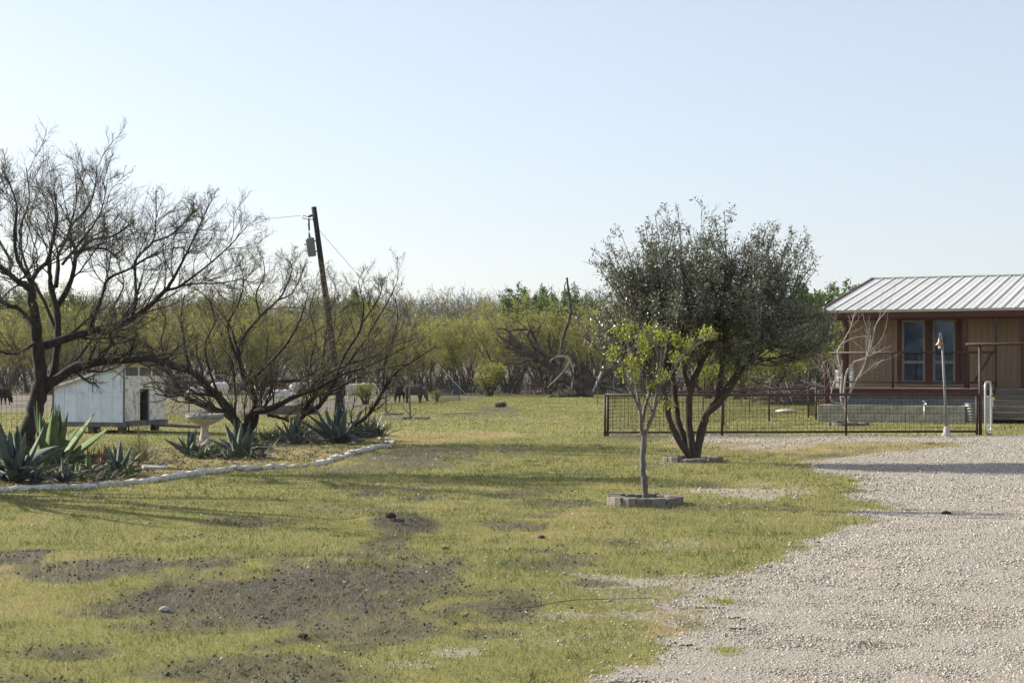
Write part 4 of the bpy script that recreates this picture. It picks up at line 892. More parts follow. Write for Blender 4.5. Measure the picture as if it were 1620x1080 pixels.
C_tr = [([(462, 690), (467, 671), (487, 640), (501, 620), (505, 600)], 6.2, 3.4, 0), ([(466, 690), (476, 662), (503, 643), (518, 625), (530, 602)], 5, 3, -.4), ([(546, 692), (552, 676), (573, 664), (586, 651), (601, 627), (612, 607)], 4.2, 2.6, -.6)]
C_li = [([(505, 600, 0), (512, 560, .3), (516, 520, .5), (525, 470, .7), (538, 450, .8)], 3, .7, 1), ([(530, 602, -.4), (546, 560, -.5), (570, 515, -.6), (575, 470, -.7), (571, 450, -.8), (567, 425, -.8)], 2.8, .7, -1), ([(530, 602, -.4), (548, 578, -.2), (580, 530, .1), (600, 490, .3), (613, 465, .4), (626, 432, .5)], 2.8, .7, 1),
        ([(612, 607, -.6), (630, 586, -.7), (656, 570, -.8), (690, 545, -1)], 2.4, .7, -1), ([(606, 615, -.6), (610, 570, -.3), (625, 520, -.1), (629, 485, 0), (623, 452, .1)], 2.2, .6, 0), ([(501, 620, 0), (490, 580, .5), (500, 530, .9), (490, 480, 1.2), (500, 440, 1.3)], 2.4, .7, 1), ([(520, 622, -.4), (560, 600, -.9), (600, 585, -1.2), (650, 575, -1.5)], 2.2, .7, -1),
        ([(548, 575, -.2), (590, 565, .4), (625, 545, .8), (660, 530, 1)], 1.8, .6, 1), ([(575, 500, -.6), (600, 455, -.9), (604, 435, -1)], 1.4, .5, -1)]
C_tr, C_li = low2(C_tr), low2(C_li)
mesq('mesquite_tree', 'slender many stemmed bare mesquite at the right end of the agave bed', 39, (P(470, 690, 39).x, 39.0), C_tr, C_li, 13, LV(8, 8, 6), 'mesquite trees in the agave bed', .7)
# the tree just left of the picture whose shadow falls across the lawn
D_tr = [([(-285, 780), (-280, 720), (-265, 650), (-250, 585)], 24, 17, 0), ([(-262, 655), (-210, 560), (-165, 480), (-130, 400)], 15, 5, 1.6), ([(-262, 650), (-300, 550), (-310, 450), (-300, 350)], 15, 5, -1.6), ([(-250, 590), (-235, 490), (-220, 390), (-195, 300)], 14, 4.5, -.3), ([(-265, 640), (-225, 590), (-190, 540), (-150, 500)], 12, 4, -2.2), ([(-270, 660), (-320, 600), (-340, 520), (-330, 440)], 12, 4, 2.2)]
D_li = [([(-210, 560, .8), (-180, 530, 0), (-150, 510, -.4), (-110, 490, -.8)], 8, 2, 0), ([(-165, 480, 1.2), (-150, 400, 1.8), (-160, 330, 2.3)], 8, 2, 0), ([(-300, 550, -.6), (-350, 480, -1.3), (-370, 390, -2)], 8, 2, 0), ([(-235, 490, 0), (-190, 440, -1), (-170, 370, -1.8)], 8, 2, 0), ([(-300, 420, -1), (-260, 350, -1.8), (-270, 280, -2.5)], 7, 2, 0), ([(-190, 540, -1.5), (-200, 470, -2), (-180, 400, -2.6)], 7, 2, 0), ([(-330, 540, 1.4), (-290, 480, 1.8), (-280, 410, 2.4)], 7, 2, 0)]
mesq('mesquite_tree', 'bare mesquite standing on the lawn just beyond the left edge of the picture', 23.5, (P(-285, 780, 23.5).x, 23.5), D_tr, D_li, 17, LV(8, 6, 4), 'mesquite trees in the agave bed', 0)

# large evergreen by the fence
def evergreen():
    Y = 31.0; bx, by = bigc; root = thing('evergreen_tree', 'large rounded evergreen tree with many dark trunks in front of the pipe fence', 'tree', (bx, by, tz1(bx, by))); o = root.location
    r = np.random.default_rng(3); tb = Bag()
    T = [([(1096, 732), (1088, 716), (1074, 697), (1061, 668), (1052, 629), (1046, 596)], 6.5, 4, -.5), ([(1097, 731), (1090, 708), (1080, 690), (1071, 656), (1067, 623), (1064, 585), (1058, 545)], 6, 4, .5), ([(1097, 730), (1095, 712), (1092, 683), (1089, 650), (1092, 617), (1101, 594), (1110, 573), (1128, 540)], 7.5, 4, -.1),
         ([(1098, 731), (1102, 712), (1110, 680), (1117, 655), (1134, 630), (1141, 588), (1146, 552), (1150, 520)], 7.5, 4, .4), ([(1112, 672), (1119, 653), (1143, 632), (1160, 606), (1180, 578), (1205, 545)], 6, 3.2, -.6), ([(1092, 615), (1085, 598), (1082, 574), (1078, 545)], 4, 2.8, -.4), ([(1124, 645), (1150, 612), (1168, 580), (1180, 540), (1195, 500)], 4.5, 2.8, .9)]
    Pa, Ra = limbs(Y, T, tb, 2, None); tb.tubes(Pa, Ra, 10); part('trunk', tb.mesh('trunk', [M['bark2']], o), root)
    ppm = F / Y
    lob = [(1000, 415, 60, 88, .2, 1.0), (1040, 410, 75, 95, 0, 1.5), (1115, 400, 92, 86, .3, 1.7), (1215, 420, 76, 82, .1, 1.3), (1180, 510, 140, 60, 0, 2.0), (1000, 500, 78, 66, .1, 1.3), (1262, 505, 66, 62, .2, 1.2), (1090, 505, 130, 62, 0, 2.0), (948, 535, 46, 52, .2, .8), (985, 450, 50, 60, .3, .8), (1296, 530, 46, 56, .2, .9), (1130, 450, 130, 80, 0, 2.0)]
    tg = []; wts = np.array([l[2] * l[3] for l in lob], float); wts /= wts.sum()
    while len(tg) < 430:
        l = lob[r.choice(len(lob), p=wts)]; v = unit(r.normal(size=3)) * r.random() ** .36
        c = P(l[0], l[1], Y + l[4]); tg.append((c.x + v[0] * l[2] / ppm, c.y + v[1] * l[5], c.z + v[2] * l[3] / ppm))
    tg = np.array(tg); ends = np.concatenate([Pa[:, -1], Pa[:, -4], Pa[:, -7]]); pls = []
    for t in tg:
        cand = np.linalg.norm((ends - t) * np.array([1, 1, .6]), axis=1) + 1.2 * np.maximum(0, ends[:, 2] - t[2]); e = ends[np.argsort(cand)[r.integers(0, 2)]]
        mid = (e + t) / 2 + np.array([0, 0, -.12]) + r.normal(size=3) * .12; pls.append(catmull([e, mid, t], 9))
    pls = np.array(pls); cb = Bag(); rd = np.linspace(.018, .004, 9)[None] * (.7 + .6 * r.random((len(tg), 1))); cb.tubes(pls, rd, 5, 0)
    st, d, ln, rr = kids(pls, rd, 9, .35, .8, .4, .55, np.full(len(pls), .85), r, (0, 0, .25)); P1, R1 = growlev(st, d, ln, np.maximum(rr, .004), 6, .2, .08, .4, r); cb.tubes(P1, np.maximum(R1, .0025), 3, 0)
    st, d, ln, rr = kids(P1, R1, 3, .25, .7, .5, .7, np.full(len(P1), .42), r, (0, 0, .2)); P2, R2 = growlev(st, d, ln, np.maximum(rr, .003), 4, .2, .08, .5, r); cb.tubes(P2, np.maximum(R2, .0022), 3, 0)
    # sparser towards the sky
    def thin(Pp, keep): 
        z = Pp[:, -1, 2]; return Pp[r.random(len(Pp)) < keep * (1 - .35 * sst(2.9, 4.8, z))]
    leaf_on(cb, thin(P1, .95), 12, .055, 1, r, .05, .45, True, .1); leaf_on(cb, thin(P2, .92), 6.5, .052, 1, r, .03, .45, True, .0)
    part('crown', cb.mesh('crown', [M['bark2'], M['leaf']], o, False), root)
evergreen()

# small spring green sapling in the paver ring
def sapling():
    Y = 21.6; bx, by = sapc; root = thing('young_tree', 'small young tree with grey stems and bright yellow green new leaves in the paver ring', 'tree', (bx, by, tz1(bx, by))); o = root.location
    r = np.random.default_rng(8); tb = Bag()
    T = [([(1021, 793), (1020, 770), (1017, 745), (1017, 715), (1019, 686)], 5.2, 4.6, 0), ([(1018, 690), (1014, 675), (1012, 650), (999, 617), (988, 597), (986, 572)], 3.6, 1.2, -.25), ([(1016, 668), (1021, 644), (1028, 618), (1039, 588), (1040, 558), (1025, 526)], 3.4, 1.1, .2), ([(1019, 690), (1024, 676), (1033, 656), (1039, 623), (1054, 600), (1077, 567), (1092, 552), (1116, 539)], 3.8, 1.0, -.1),
         ([(1039, 622), (1046, 585), (1052, 560), (1054, 545)], 2, .8, .3), ([(1012, 645), (1007, 610), (1018, 576), (1009, 543), (1019, 514)], 2.2, .8, .3), ([(1014, 650), (1008, 620), (1003, 590), (1000, 560), (985, 530)], 2, .8, .15), ([(1030, 655), (1045, 630), (1060, 612), (1072, 605)], 1.6, .7, -.3)]
    Pa, Ra = limbs(Y, T, tb, 4, None); tb.tubes(Pa, Ra, 9); part('trunk', tb.mesh('trunk', [M['sapbark']], o), root)
    cl = [(270, 85), (285, 105), (110, 115), (75, 110), (130, 135), (55, 220), (40, 240), (170, 265), (200, 285), (150, 285), (310, 150), (340, 135), (390, 125), (420, 150), (470, 185), (455, 210), (555, 110), (540, 135), (595, 122), (400, 255), (335, 340), (360, 350), (110, 330), (185, 355), (240, 235), (250, 225), (380, 495), (265, 410), (430, 255), (225, 175), (330, 375), (160, 90)]
    ends = Pa[1:].reshape(-1, 3); cb = Bag(); tips = []
    for a, b in cl:
        c = np.array(tuple(P(950 + a / 3.375, 490 + b / 3.375, Y + r.normal() * .22))); e = ends[np.argmin(np.linalg.norm(ends - c - np.array([0, 0, -.08]), axis=1))]
        tips.append(catmull([e, (e + c) / 2 + r.normal(size=3) * .03, c], 6))
    tips = np.array(tips); cb.tubes(tips, np.broadcast_to(np.linspace(.007, .003, 6), tips.shape[:2]), 4, 0)
    st, d, ln, rr = kids(tips, np.full(tips.shape[:2], .003), 6, .45, .8, 1, 1, np.full(len(tips), .13), r, (0, 0, .2)); P1, R1 = growlev(st, d, ln, rr, 4, .2, .05, .5, r); cb.tubes(P1, np.maximum(R1, .0018), 3, 0)
    leaf_on(cb, P1, 11, .040, 1, r, .03, .6, True, .2)
    st, d, ln, rr = kids(Pa[1:], Ra[1:], 9, .2, .5, 1, .4, np.full(7, .42), r, (0, 0, .2)); P3, R3 = growlev(st, d, ln, np.maximum(rr, .003), 6, .15, .08, .5, r); cb.tubes(P3, np.maximum(R3, .002), 4, 0); leaf_on(cb, P3[::3], 2, .038, 1, r, .02, .6, True, .6)
    part('crown', cb.mesh('crown', [M['sapbark'], M['sapleaf']], o, False), root)
sapling()

# bare pale crape myrtle in the yard
def myrtle():
    Y = 50.6; bx, by = myc; root = thing('bare_tree', 'small bare tree with pale bark inside the yard in front of the porch', 'tree', (bx, by, tz1(bx, by))); o = root.location
    r = np.random.default_rng(18); tb = Bag()
    T = [([(1344, 672), (1340, 650), (1331, 634), (1331, 607), (1332, 588), (1325, 560), (1331, 545), (1352, 534), (1372, 532)], 4, 1.0, .2), ([(1334, 628), (1339, 590), (1352, 572), (1370, 566), (1380, 540), (1386, 513), (1404, 490)], 2.6, .8, -.3), ([(1338, 640), (1346, 615), (1358, 598), (1378, 581), (1398, 569)], 2.2, .9, -.5), ([(1337, 640), (1350, 610), (1367, 578), (1374, 552), (1378, 530)], 2.2, .8, .3),
         ([(1331, 640), (1314, 632), (1318, 610), (1322, 594), (1318, 570)], 2.2, .8, -.2), ([(1331, 590), (1319, 569), (1304, 572), (1298, 584), (1286, 570)], 1.8, .7, .2), ([(1331, 545), (1345, 520), (1352, 495)], 1.4, .6, .2), ([(1326, 562), (1310, 535), (1322, 505)], 1.4, .6, -.3)]
    T = [(p, a * .72, b * .7, d) for p, a, b, d in T]
    Pa, Ra = limbs(Y, T, tb, 6, None); tb.tubes(Pa, Ra, 8); part('trunk', tb.mesh('trunk', [M['palebark']], o), root)
    cb = Bag(); grow(cb, Pa[1:], Ra[1:], [(6, .3, .7, .45, .5, 6, .18, .08, 4, None, .005, (0, 0, .2)), (5, .2, .7, .55, .6, 5, .2, .06, 3, None, .0032, (0, 0, .15))], r, 0)
    part('crown', cb.mesh('crown', [M['palebark']], o), root)
myrtle()

# fallen tree, snag, brush pile at the far side of the lawn
M['darkwood'] = mat('rotten_dark_wood', (.028, .023, .02), (.13, .115, .10), 3, .95, .6, 14, c3=(.06, .052, .045))
def dead(name, label, Y, T, base, levels, seed, pale=()):
    b = P(base[0], base[1], Y); root = thing(name, label, 'tree', b); o = root.location; tb = Bag(); r = np.random.default_rng(seed)
    Pa, Ra = limbs(Y, T, tb, seed, None); tb.tubes(Pa, Ra, 8); part('trunk', tb.mesh('trunk', [M['darkwood']], o), root)
    if levels: cb = Bag(); grow(cb, Pa, Ra, levels, r, 0); tag(part('branches', cb.mesh('branches', [M['darkwood']], o), root), kind='stuff')
    if len(pale):
        for t in pale:
            pb_ = Bag(); Pp, Rp = limbs(Y, [t], pb_, seed + 3, None); pb_.tubes(Pp, Rp, 7); part('limb', pb_.mesh('limb', [M['palebark']], o), root, label='pale stripped limb')
YD = 101
dead('fallen_tree', 'big dead tree toppled to the left with its broken limbs and root mass', YD,
     [([(938, 626), (912, 612), (885, 591), (859, 570), (828, 552), (805, 530)], 10, 4, -.5), ([(925, 618), (895, 600), (868, 580), (846, 566), (822, 556), (800, 548)], 6, 2.5, .9), ([(870, 575), (849, 544), (841, 524), (823, 521), (802, 524)], 3.6, 1.5, .8), ([(859, 570), (846, 550), (835, 530), (845, 516)], 3, 2, .2), ([(846, 560), (820, 540), (800, 522), (788, 520)], 2.4, 1, -.6),
      ([(930, 626), (925, 600), (929, 572)], 6, 4, .4), ([(940, 622), (946, 600), (951, 586), (954, 570)], 4, 2.4, -.5), ([(915, 622), (906, 600), (911, 576), (905, 562)], 5, 3, 1), ([(925, 600), (960, 612), (985, 622)], 3, 1.5, .5), ([(900, 600), (880, 614), (850, 622)], 2.6, 1.2, -.8), ([(828, 552), (815, 548), (795, 536), (788, 530)], 2.4, 1, -.3), ([(935, 620), (955, 604), (972, 600), (985, 588)], 3, 1.2, .8), ([(920, 624), (898, 626), (870, 627)], 3, 1.5, -1.5), ([(892, 612), (884, 588), (890, 566), (898, 556)], 4, 2.2, 1.2)],
     (925, 626), [(9, .15, .8, .38, .4, 6, .2, .03, 4, None, .016, (0, 0, .05)), (5, .2, .7, .5, .5, 5, .2, .0, 3, None, .009, (0, 0, 0))], 31,
     [([(870, 572, -1), (876, 566, -1.2), (888, 563, -1.3), (900, 568, -1.5), (907, 588, -1.6), (904, 614, -1.7)], 1.6, 1.0, -1), ([(901, 572, -1.4), (888, 591, -1.6), (866, 613, -2)], 1.4, .8, -1), ([(952, 588, -1), (946, 602, -1.2), (938, 619, -1.3)], 1.7, 1.9, -1)])
dead('dead_snag', 'bare crooked dead trunk standing upright beside the fallen tree', YD + 2, [([(888, 612), (887, 575), (890, 537), (901, 503), (902, 482), (899, 460), (897, 439)], 3.6, 1.6, 0), ([(902, 500), (906, 490), (910, 480)], 1.6, .8, .2), ([(897, 465), (893, 455), (895, 446)], 1.2, .7, -.2)], (888, 612), None, 33)
bpw = P(1262, 640, 78); pile = thing('brush_pile', 'tangled heap of cut grey branches behind the yard fence', 'brush pile', (bpw.x, 78, 0)); r_ = np.random.default_rng(41); bg_ = Bag(); n = 260
c = np.stack([bpw.x + r_.normal(size=n) * 1.15, 78 + r_.normal(size=n) * .7, .10 + np.abs(r_.normal(size=n)) * .42], 1); d = unit(np.stack([r_.normal(size=n), r_.normal(size=n) * .6, r_.normal(size=n) * .28], 1)); Lb = .7 + 1.3 * r_.random(n)
Pp, Rr = growlev(c - d * Lb[:, None] * .5, d, Lb, .012 + .035 * r_.random(n) ** 2, 6, .12, 0, .5, r_); Pp[..., 2] = np.maximum(Pp[..., 2], .03); bg_.tubes(Pp, Rr, 5)
tag(part('branches', bg_.mesh('branches', [M['deadwood']], pile.location), pile), kind='stuff')
# thin staked saplings on the lawn
def stake(px, py, top, label, seed):
    g = G(px, py); Y = g.y; root = thing('staked_sapling', label, 'sapling', g, 0, 'staked saplings on the lawn'); o = root.location; r = np.random.default_rng(seed); tb = Bag()
    Pa, Ra = limbs(Y, [([(px, py + 1), (px - 1, (py + top) / 2), (px, top)], 1.9, .9, 0), ([(px, py - 6), (px - 8, py - 14), (px - 14, py - 24)], .9, .4, .2), ([(px + 1, py - 2), (px + 8, py - 8), (px + 9, py - 16)], 1, .5, 0)], tb, seed, None); tb.tubes(Pa, Ra, 6)
    part('trunk', tb.mesh('trunk', [M['twig']], o), root); cb = Bag(); grow(cb, Pa[:1], Ra[:1], [(9, .45, .7, .3, .5, 6, .15, .08, 3, None, .006, (0, 0, .2))], r, 0); part('crown', cb.mesh('crown', [M['twig']], o), root)
    for k in range(5):
        a = random.uniform(0, 6.3); m = MB(); m.box((0, 0, .03), (.34, .2, .09), bev=.03); m.build('stone', M['ringstone'], root, loc=(.32 * math.cos(a) + .2, .25 * math.sin(a), 0), rot=(0, 0, a))
stake(649, 662, 560, 'thin bare staked sapling with flat stones at its foot on the open lawn', 51)
stake(611, 655, 560, 'thin bare sapling on a small dirt mound nearer the sheep', 52)

# ------------------------------------------------------------------ agaves and other bed plants
def agave_leaf(curve, tw, dead=False):
    n = 10; V = []; Fq = []
    for i in range(n + 1):
        t = i / n; wd = (.075 + .085 * math.sin(math.pi * min(1, t * .95 + .12) ** .9)) * (1 - t ** 5) * .62 + .0005; x = t; z = curve * t * t
        if dead: z = .35 * math.sin(t * 2.2) - 1.0 * t * t * .6; wd *= .8 + .2 * math.sin(t * 9)
        tk = .030 * (1 - t) + .004; cup = wd * (.55 if not dead else .9)
        a = tw * t
        for (yy_, zz_) in ((-wd, cup), (0, .0), (wd, cup), (0, -tk)):
            V.append((x * (1 - .12 * abs(curve) * t), yy_ * math.cos(a) - zz_ * math.sin(a), z + yy_ * math.sin(a) + zz_ * math.cos(a)))
    for i in range(n):
        for j in range(4): p = i * 4 + j; q = i * 4 + (j + 1) % 4; Fq.append((p, q, q + 4, p + 4))
    Fq += [(3, 2, 1, 0), tuple(range(n * 4, n * 4 + 4))]
    return V, Fq
AL = {}
for mk_ in ('agave', 'agaveg', 'agaved', 'agaver'):
    AL[mk_] = []
    for k, (cv, tw) in enumerate(((.18, .2), (-.15, -.3), (.05, .5), (-.45, .2)) if mk_ != 'agaved' else ((0, .8), (0, -.9), (0, .3), (0, 1.5))):
        m = MB(); m.add(*agave_leaf(cv, tw, mk_ == 'agaved')); AL[mk_].append(m.mesh('leaf', M[mk_], True))
def agave(px, py, hpx, label, n=14, mt='agave', dead=0, spread=1.0, wid=1.0, name='agave_plant', cat='agave', pmin=12, seed=0):
    r = random.Random(seed or int(px * 7 + py)); x, y = G0(px, py); z = float(zat(np.array([x]), np.array([y]))[0]); H = hpx * y / F
    root = thing(name, label, cat, (x, y, z - .02), 0, None)
    n = int(n * 1.35)
    for i in range(n):
        t = i / max(1, n - 1); pit = R(82 - (82 - pmin) * t ** 1.1 * spread + r.uniform(-7, 7)); L_ = H * (1.0 + .12 * t) * r.uniform(.82, 1.08); az = i * 2.39996 + r.uniform(-.3, .3)
        ms = AL[mt][r.choice((0, 0, 2)) if t < .5 else r.choice((1, 2, 3))]
        part('leaf', ms, root, (.05 * math.cos(az) * H, .05 * math.sin(az) * H, .02), (r.uniform(-.15, .15), -pit, az), scale=(L_, L_ * .92 * wid, L_))
    for i in range(dead):
        az = r.uniform(0, 6.28); L_ = H * r.uniform(.55, .95); part('leaf', AL['agaved'][r.randrange(4)], root, (.05 * math.cos(az), .05 * math.sin(az), .05), (r.uniform(-.6, .6), -R(r.uniform(10, 45)), az), label='dry curled grey leaf', scale=(L_, L_ * 1.0, L_ * .7))
    return root
agave(22, 773, 100, 'large blue grey agave at the extreme left front of the bed', 15, 'agave', 3, .9, 1.25)
agave(84, 752, 104, 'tall green agave beside the thick mesquite trunk', 17, 'agaveg', 3, .95, 1.0)
agave(104, 772, 46, 'half dead agave with pale dried leaves spilling towards the edging', 5, 'agave', 12, 1, .9)
agave(143, 762, 44, 'grey agave collapsed into curled dry leaves behind the edging', 4, 'agaveg', 12, 1, .9)
agave(140, 743, 34, 'small rust brown agave with upright leaves left of the dried flower cluster', 12, 'agaver', 0, .8, .8)
agave(163, 748, 40, 'brown withered agave between the rust one and the blue one', 10, 'agaver', 4, .9, .8)
agave(190, 758, 54, 'blue green agave of middling size left of the tall grass clump', 12, 'agave', 5, 1, 1.1)
agave(302, 729, 46, 'small green agave just left of the birdbath pedestal', 11, 'agave', 3, .8, 1.0)
agave(343, 732, 28, 'small dark agave just right of the birdbath pedestal', 10, 'agaveg', 4, 1, .9)
agave(380, 731, 58, 'blue agave under the leaning mesquite right of the birdbath', 14, 'agave', 4, .85, 1.2)
agave(416, 731, 24, 'flattened dark agave sprawling right of the blue one', 6, 'agave', 8, 1.1, 1.0, pmin=4)
agave(466, 707, 42, 'dark green agave near the multi stemmed mesquite', 12, 'agave', 6, .8, 1.1)
agave(536, 706, 72, 'tallest blue grey agave at the right end of the bed', 17, 'agave', 6, .95, 1.2)
agave(502, 709, 24, 'pile of bleached agave leaves left of the tallest agave', 3, 'agave', 12, 1, 1.0)
agave(566, 707, 20, 'low sprawling agave with pale curled leaves near the bed tip', 4, 'agave', 9, 1.1, 1.0, pmin=4)
agave(-25, 760, 60, 'agave half cut off by the left edge of the picture', 12, 'agave', 3, .9, 1.0)
def blades(name, label, px, py, hpx, n, m, cat, wid, pitch=(15, 80), stalks=0, seed=1, rad=.1):
    r = np.random.default_rng(seed); x, y = G0(px, py); z = float(zat(np.array([x]), np.array([y]))[0]); H = hpx * y / F; root = thing(name, label, cat, (x, y, z))
    k = 6; az = r.random(n) * 6.283; p0 = np.radians(pitch[0] + (pitch[1] - pitch[0]) * r.random(n)); L_ = H * (.65 + .5 * r.random(n)); V = []; Fq = []
    st = np.stack([rad * r.normal(size=n), rad * r.normal(size=n), 0 * az], 1); t = np.linspace(0, 1, k)
    for i in range(n):
        pit = p0[i] - .5 * t * (1 if pitch[0] < 60 else .4); dx = np.cumsum(np.cos(pit)) / k * L_[i]; dzz = np.cumsum(np.sin(pit)) / k * L_[i]; ww = wid * np.sqrt(1.02 - t) * (.7 + .6 * r.random()); b = len(V) * 1
        ca, sa = math.cos(az[i]), math.sin(az[i]); tw = r.random() * 3
        for j in range(k): c = st[i] + (dx[j] * ca, dx[j] * sa, dzz[j]); s = np.array([-sa * math.cos(tw * .3), ca * math.cos(tw * .3), math.sin(tw * .3)]) * ww[j] * .5; V += [tuple(c - s), tuple(c + s)]
        Fq += [(b + 2 * j, b + 2 * j + 1, b + 2 * j + 3, b + 2 * j + 2) for j in range(k - 1)]
    m_ = MB(); m_.add(V, Fq); tag(m_.build('foliage', M[m], root), kind='stuff')
    for i in range(stalks):
        a = r.random() * 6.28; tl = r.random() * .35; h_ = H * (1.3 + .7 * r.random()); q = MB(); q.tube(catmull([(0.05 * math.cos(a), .05 * math.sin(a), 0), (tl * h_ * .4 * math.cos(a), tl * h_ * .4 * math.sin(a), h_ * .55), (tl * h_ * math.cos(a), tl * h_ * math.sin(a), h_)], 6), [.006, .005, .004, .004, .003, .002], 4); q.build('stalk', M['strawg'], root)
    return root
blades('grass_clump', 'spiky grass clump with tall thin pale stalks in front of the shed', 224, 739, 44, 170, 'strawg', 'grass clump', .014, (25, 88), 11, 61, .12)
blades('yucca_plant', 'dark green yucca with stiff leaves at the far right tip of the bed', 588, 697, 42, 190, 'yucca', 'yucca', .035, (8, 85), 0, 62, .16)
blades('yucca_plant', 'dark yucca partly hidden behind the tallest blue agave', 508, 692, 38, 170, 'yucca', 'yucca', .032, (8, 85), 0, 63, .18)
blades('yucca_plant', 'low dark shaggy yucca between the leaning mesquite and the green agave', 432, 704, 32, 190, 'yucca', 'yucca', .026, (2, 75), 0, 64, .25)
blades('yucca_plant', 'dark yucca between the tallest agave and the bed tip', 562, 690, 36, 150, 'yucca', 'yucca', .032, (8, 85), 0, 65, .18)
blades('grass_clump', 'short green leafy clump left of the thick mesquite trunk', 14, 712, 26, 90, 'yucca', 'grass clump', .02, (20, 85), 0, 66, .15)
for k, (a, b, h_, lb) in enumerate(((1143, 957, 18, 'small bright green grass tuft at the edge of the gravel nearest the lawn'), (1145, 1036, 16, 'wispy yellow green grass tuft in the near gravel'), (1374, 1023, 9, 'low dark green grass tuft out in the middle of the gravel'), (1090, 990, 14, 'dry yellow grass tuft on the gravel edge'))):
    blades('grass_tuft', lb, a, b, h_, 120 if k != 3 else 70, 'sapleaf' if k < 2 else 'strawg' if k == 3 else 'yucca', 'grass tuft', .006, (20, 85), 0, 70 + k, .06)

# ------------------------------------------------------------------ sheep
def sheep_mesh(pose):
    bm = bmesh.new()
    def ell(c, d, rot=None):
        M4 = Matrix.Translation(c) @ (rot or Matrix.Identity(4)) @ Matrix.Diagonal((*d, 1)); bmesh.ops.create_icosphere(bm, subdivisions=2, radius=1, matrix=M4)
    def leg(x, y, z0, bend, front):
        pts = [((x, y, z0), .085), ((x + bend * .5, y, z0 - .18), .058), ((x + bend, y, .16), .033), ((x + bend * .6, y, .03), .034), ((x + bend * .6 + .02, y, -.005), .040)]
        for (p, ra), (q, rb) in zip(pts[:-1], pts[1:]):
            d = Vector(q) - Vector(p); bmesh.ops.create_cone(bm, cap_ends=True, segments=8, radius1=ra, radius2=rb, depth=d.length * 1.12, matrix=Matrix.Translation((Vector(p) + Vector(q)) / 2) @ d.to_track_quat('Z', 'Y').to_matrix().to_4x4())
    ell((.0, 0, .56), (.40, .19, .19)); ell((.22, 0, .54), (.20, .17, .21)); ell((-.24, 0, .57), (.19, .185, .19)); ell((0, 0, .50), (.30, .18, .17)); ell((-.43, 0, .50), (.05, .04, .13))
    for sy in (-.1, .1): leg(.25, sy, .42, .01 if sy > 0 else .04, 1); leg(-.27, sy, .44, -.06 if sy > 0 else -.02, 0)
    if pose == 'graze':
        ell((.40, 0, .46), (.17, .10, .11), Matrix.Rotation(R(48), 4, 'Y')); ell((.53, 0, .27), (.14, .075, .085), Matrix.Rotation(R(66), 4, 'Y')); ell((.58, 0, .15), (.085, .052, .055), Matrix.Rotation(R(72), 4, 'Y')); hp = (.50, .33)
    else:
        ell((.40, 0, .70), (.20, .095, .11), Matrix.Rotation(R(-48), 4, 'Y')); ell((.56, 0, .86), (.13, .075, .085), Matrix.Rotation(R(18), 4, 'Y')); ell((.67, 0, .82), (.08, .05, .052), Matrix.Rotation(R(22), 4, 'Y')); hp = (.50, .88)
    for sy in (-1, 1): ell((hp[0], sy * .115, hp[1]), (.03, .065, .022), Matrix.Rotation(R(sy * -20), 4, 'X'))
    me = bpy.data.meshes.new('sheep'); bm.to_mesh(me); bm.free()
    o = bpy.data.objects.new('sheep_source', me); C.objects.link(o); md = o.modifiers.new('r', 'REMESH'); md.mode = 'VOXEL'; md.voxel_size = .022; sm = o.modifiers.new('s', 'SMOOTH'); sm.factor = .5; sm.iterations = 3
    dg = bpy.context.evaluated_depsgraph_get(); out = bpy.data.meshes.new_from_object(o.evaluated_get(dg)); out.name = 'sheep'
    bpy.data.objects.remove(o); bpy.data.meshes.remove(me); out.materials.clear(); out.materials.append(M['sheepw']); out.polygons.foreach_set('use_smooth', [True] * len(out.polygons)); return out
SM = {p: sheep_mesh(p) for p in ('graze', 'stand')}
for px, py, Y, deg, pose, m, sc, lb in (
        (313, 634, 86, 200, 'graze', 'sheepw', 1.0, 'white sheep grazing between the shed and the leaning mesquite'),
        (347, 625, 98, 215, 'graze', 'sheepw', 1.15, 'white sheep grazing farther back behind the leaning mesquite limbs'),
        (440, 629, 92, 170, 'graze', 'sheept', 1.15, 'tan and brown sheep with its head down behind the mesquite stems'),
        (443, 645, 76, 190, 'graze', 'sheepw', .95, 'bright white sheep nearest the feed trough'),
        (476, 629, 90, 0, 'stand', 'sheepbh', 1.2, 'pale sheep standing with its head raised behind the mesquite'),
        (464, 641, 79, 80, 'graze', 'sheepw', .75, 'small white lamb seen from behind near the feed trough'),
        (563, 634, 86, 195, 'graze', 'sheepbh', 1.15, 'white sheep with a dark head grazing by the yellow shrub'),
        (583, 623, 98, 30, 'graze', 'sheepw', 1.1, 'white sheep with its rump turned behind the dark headed one'),
        (632, 636, 84, 255, 'graze', 'sheepd', 1.0, 'dark brown sheep grazing head on near the sapling'),
        (655, 636, 83, -20, 'graze', 'sheepg', 1.1, 'grey brown sheep grazing to the right behind the staked sapling'),
        (6, 640, 80, 70, 'graze', 'sheepd', .95, 'dark brown sheep at the far left edge behind the trunk'),
        (408, 622, 100, 150, 'graze', 'sheepw', .95, 'distant white sheep glimpsed between the mesquite stems')):
    y_ = Y; x_ = (px - CX) / F * Y
    o = part('sheep', SM[pose].copy() if m != 'sheepw' else SM[pose], None, (x_, y_, tz1(x_, y_) - .01), (0, 0, R(deg)), scale=(sc * 1.15, sc * random.uniform(1.1, 1.25), sc * 1.15)); o.data.materials[0] = M[m]; tag(o, lb, 'sheep', 'sheep in the pasture')
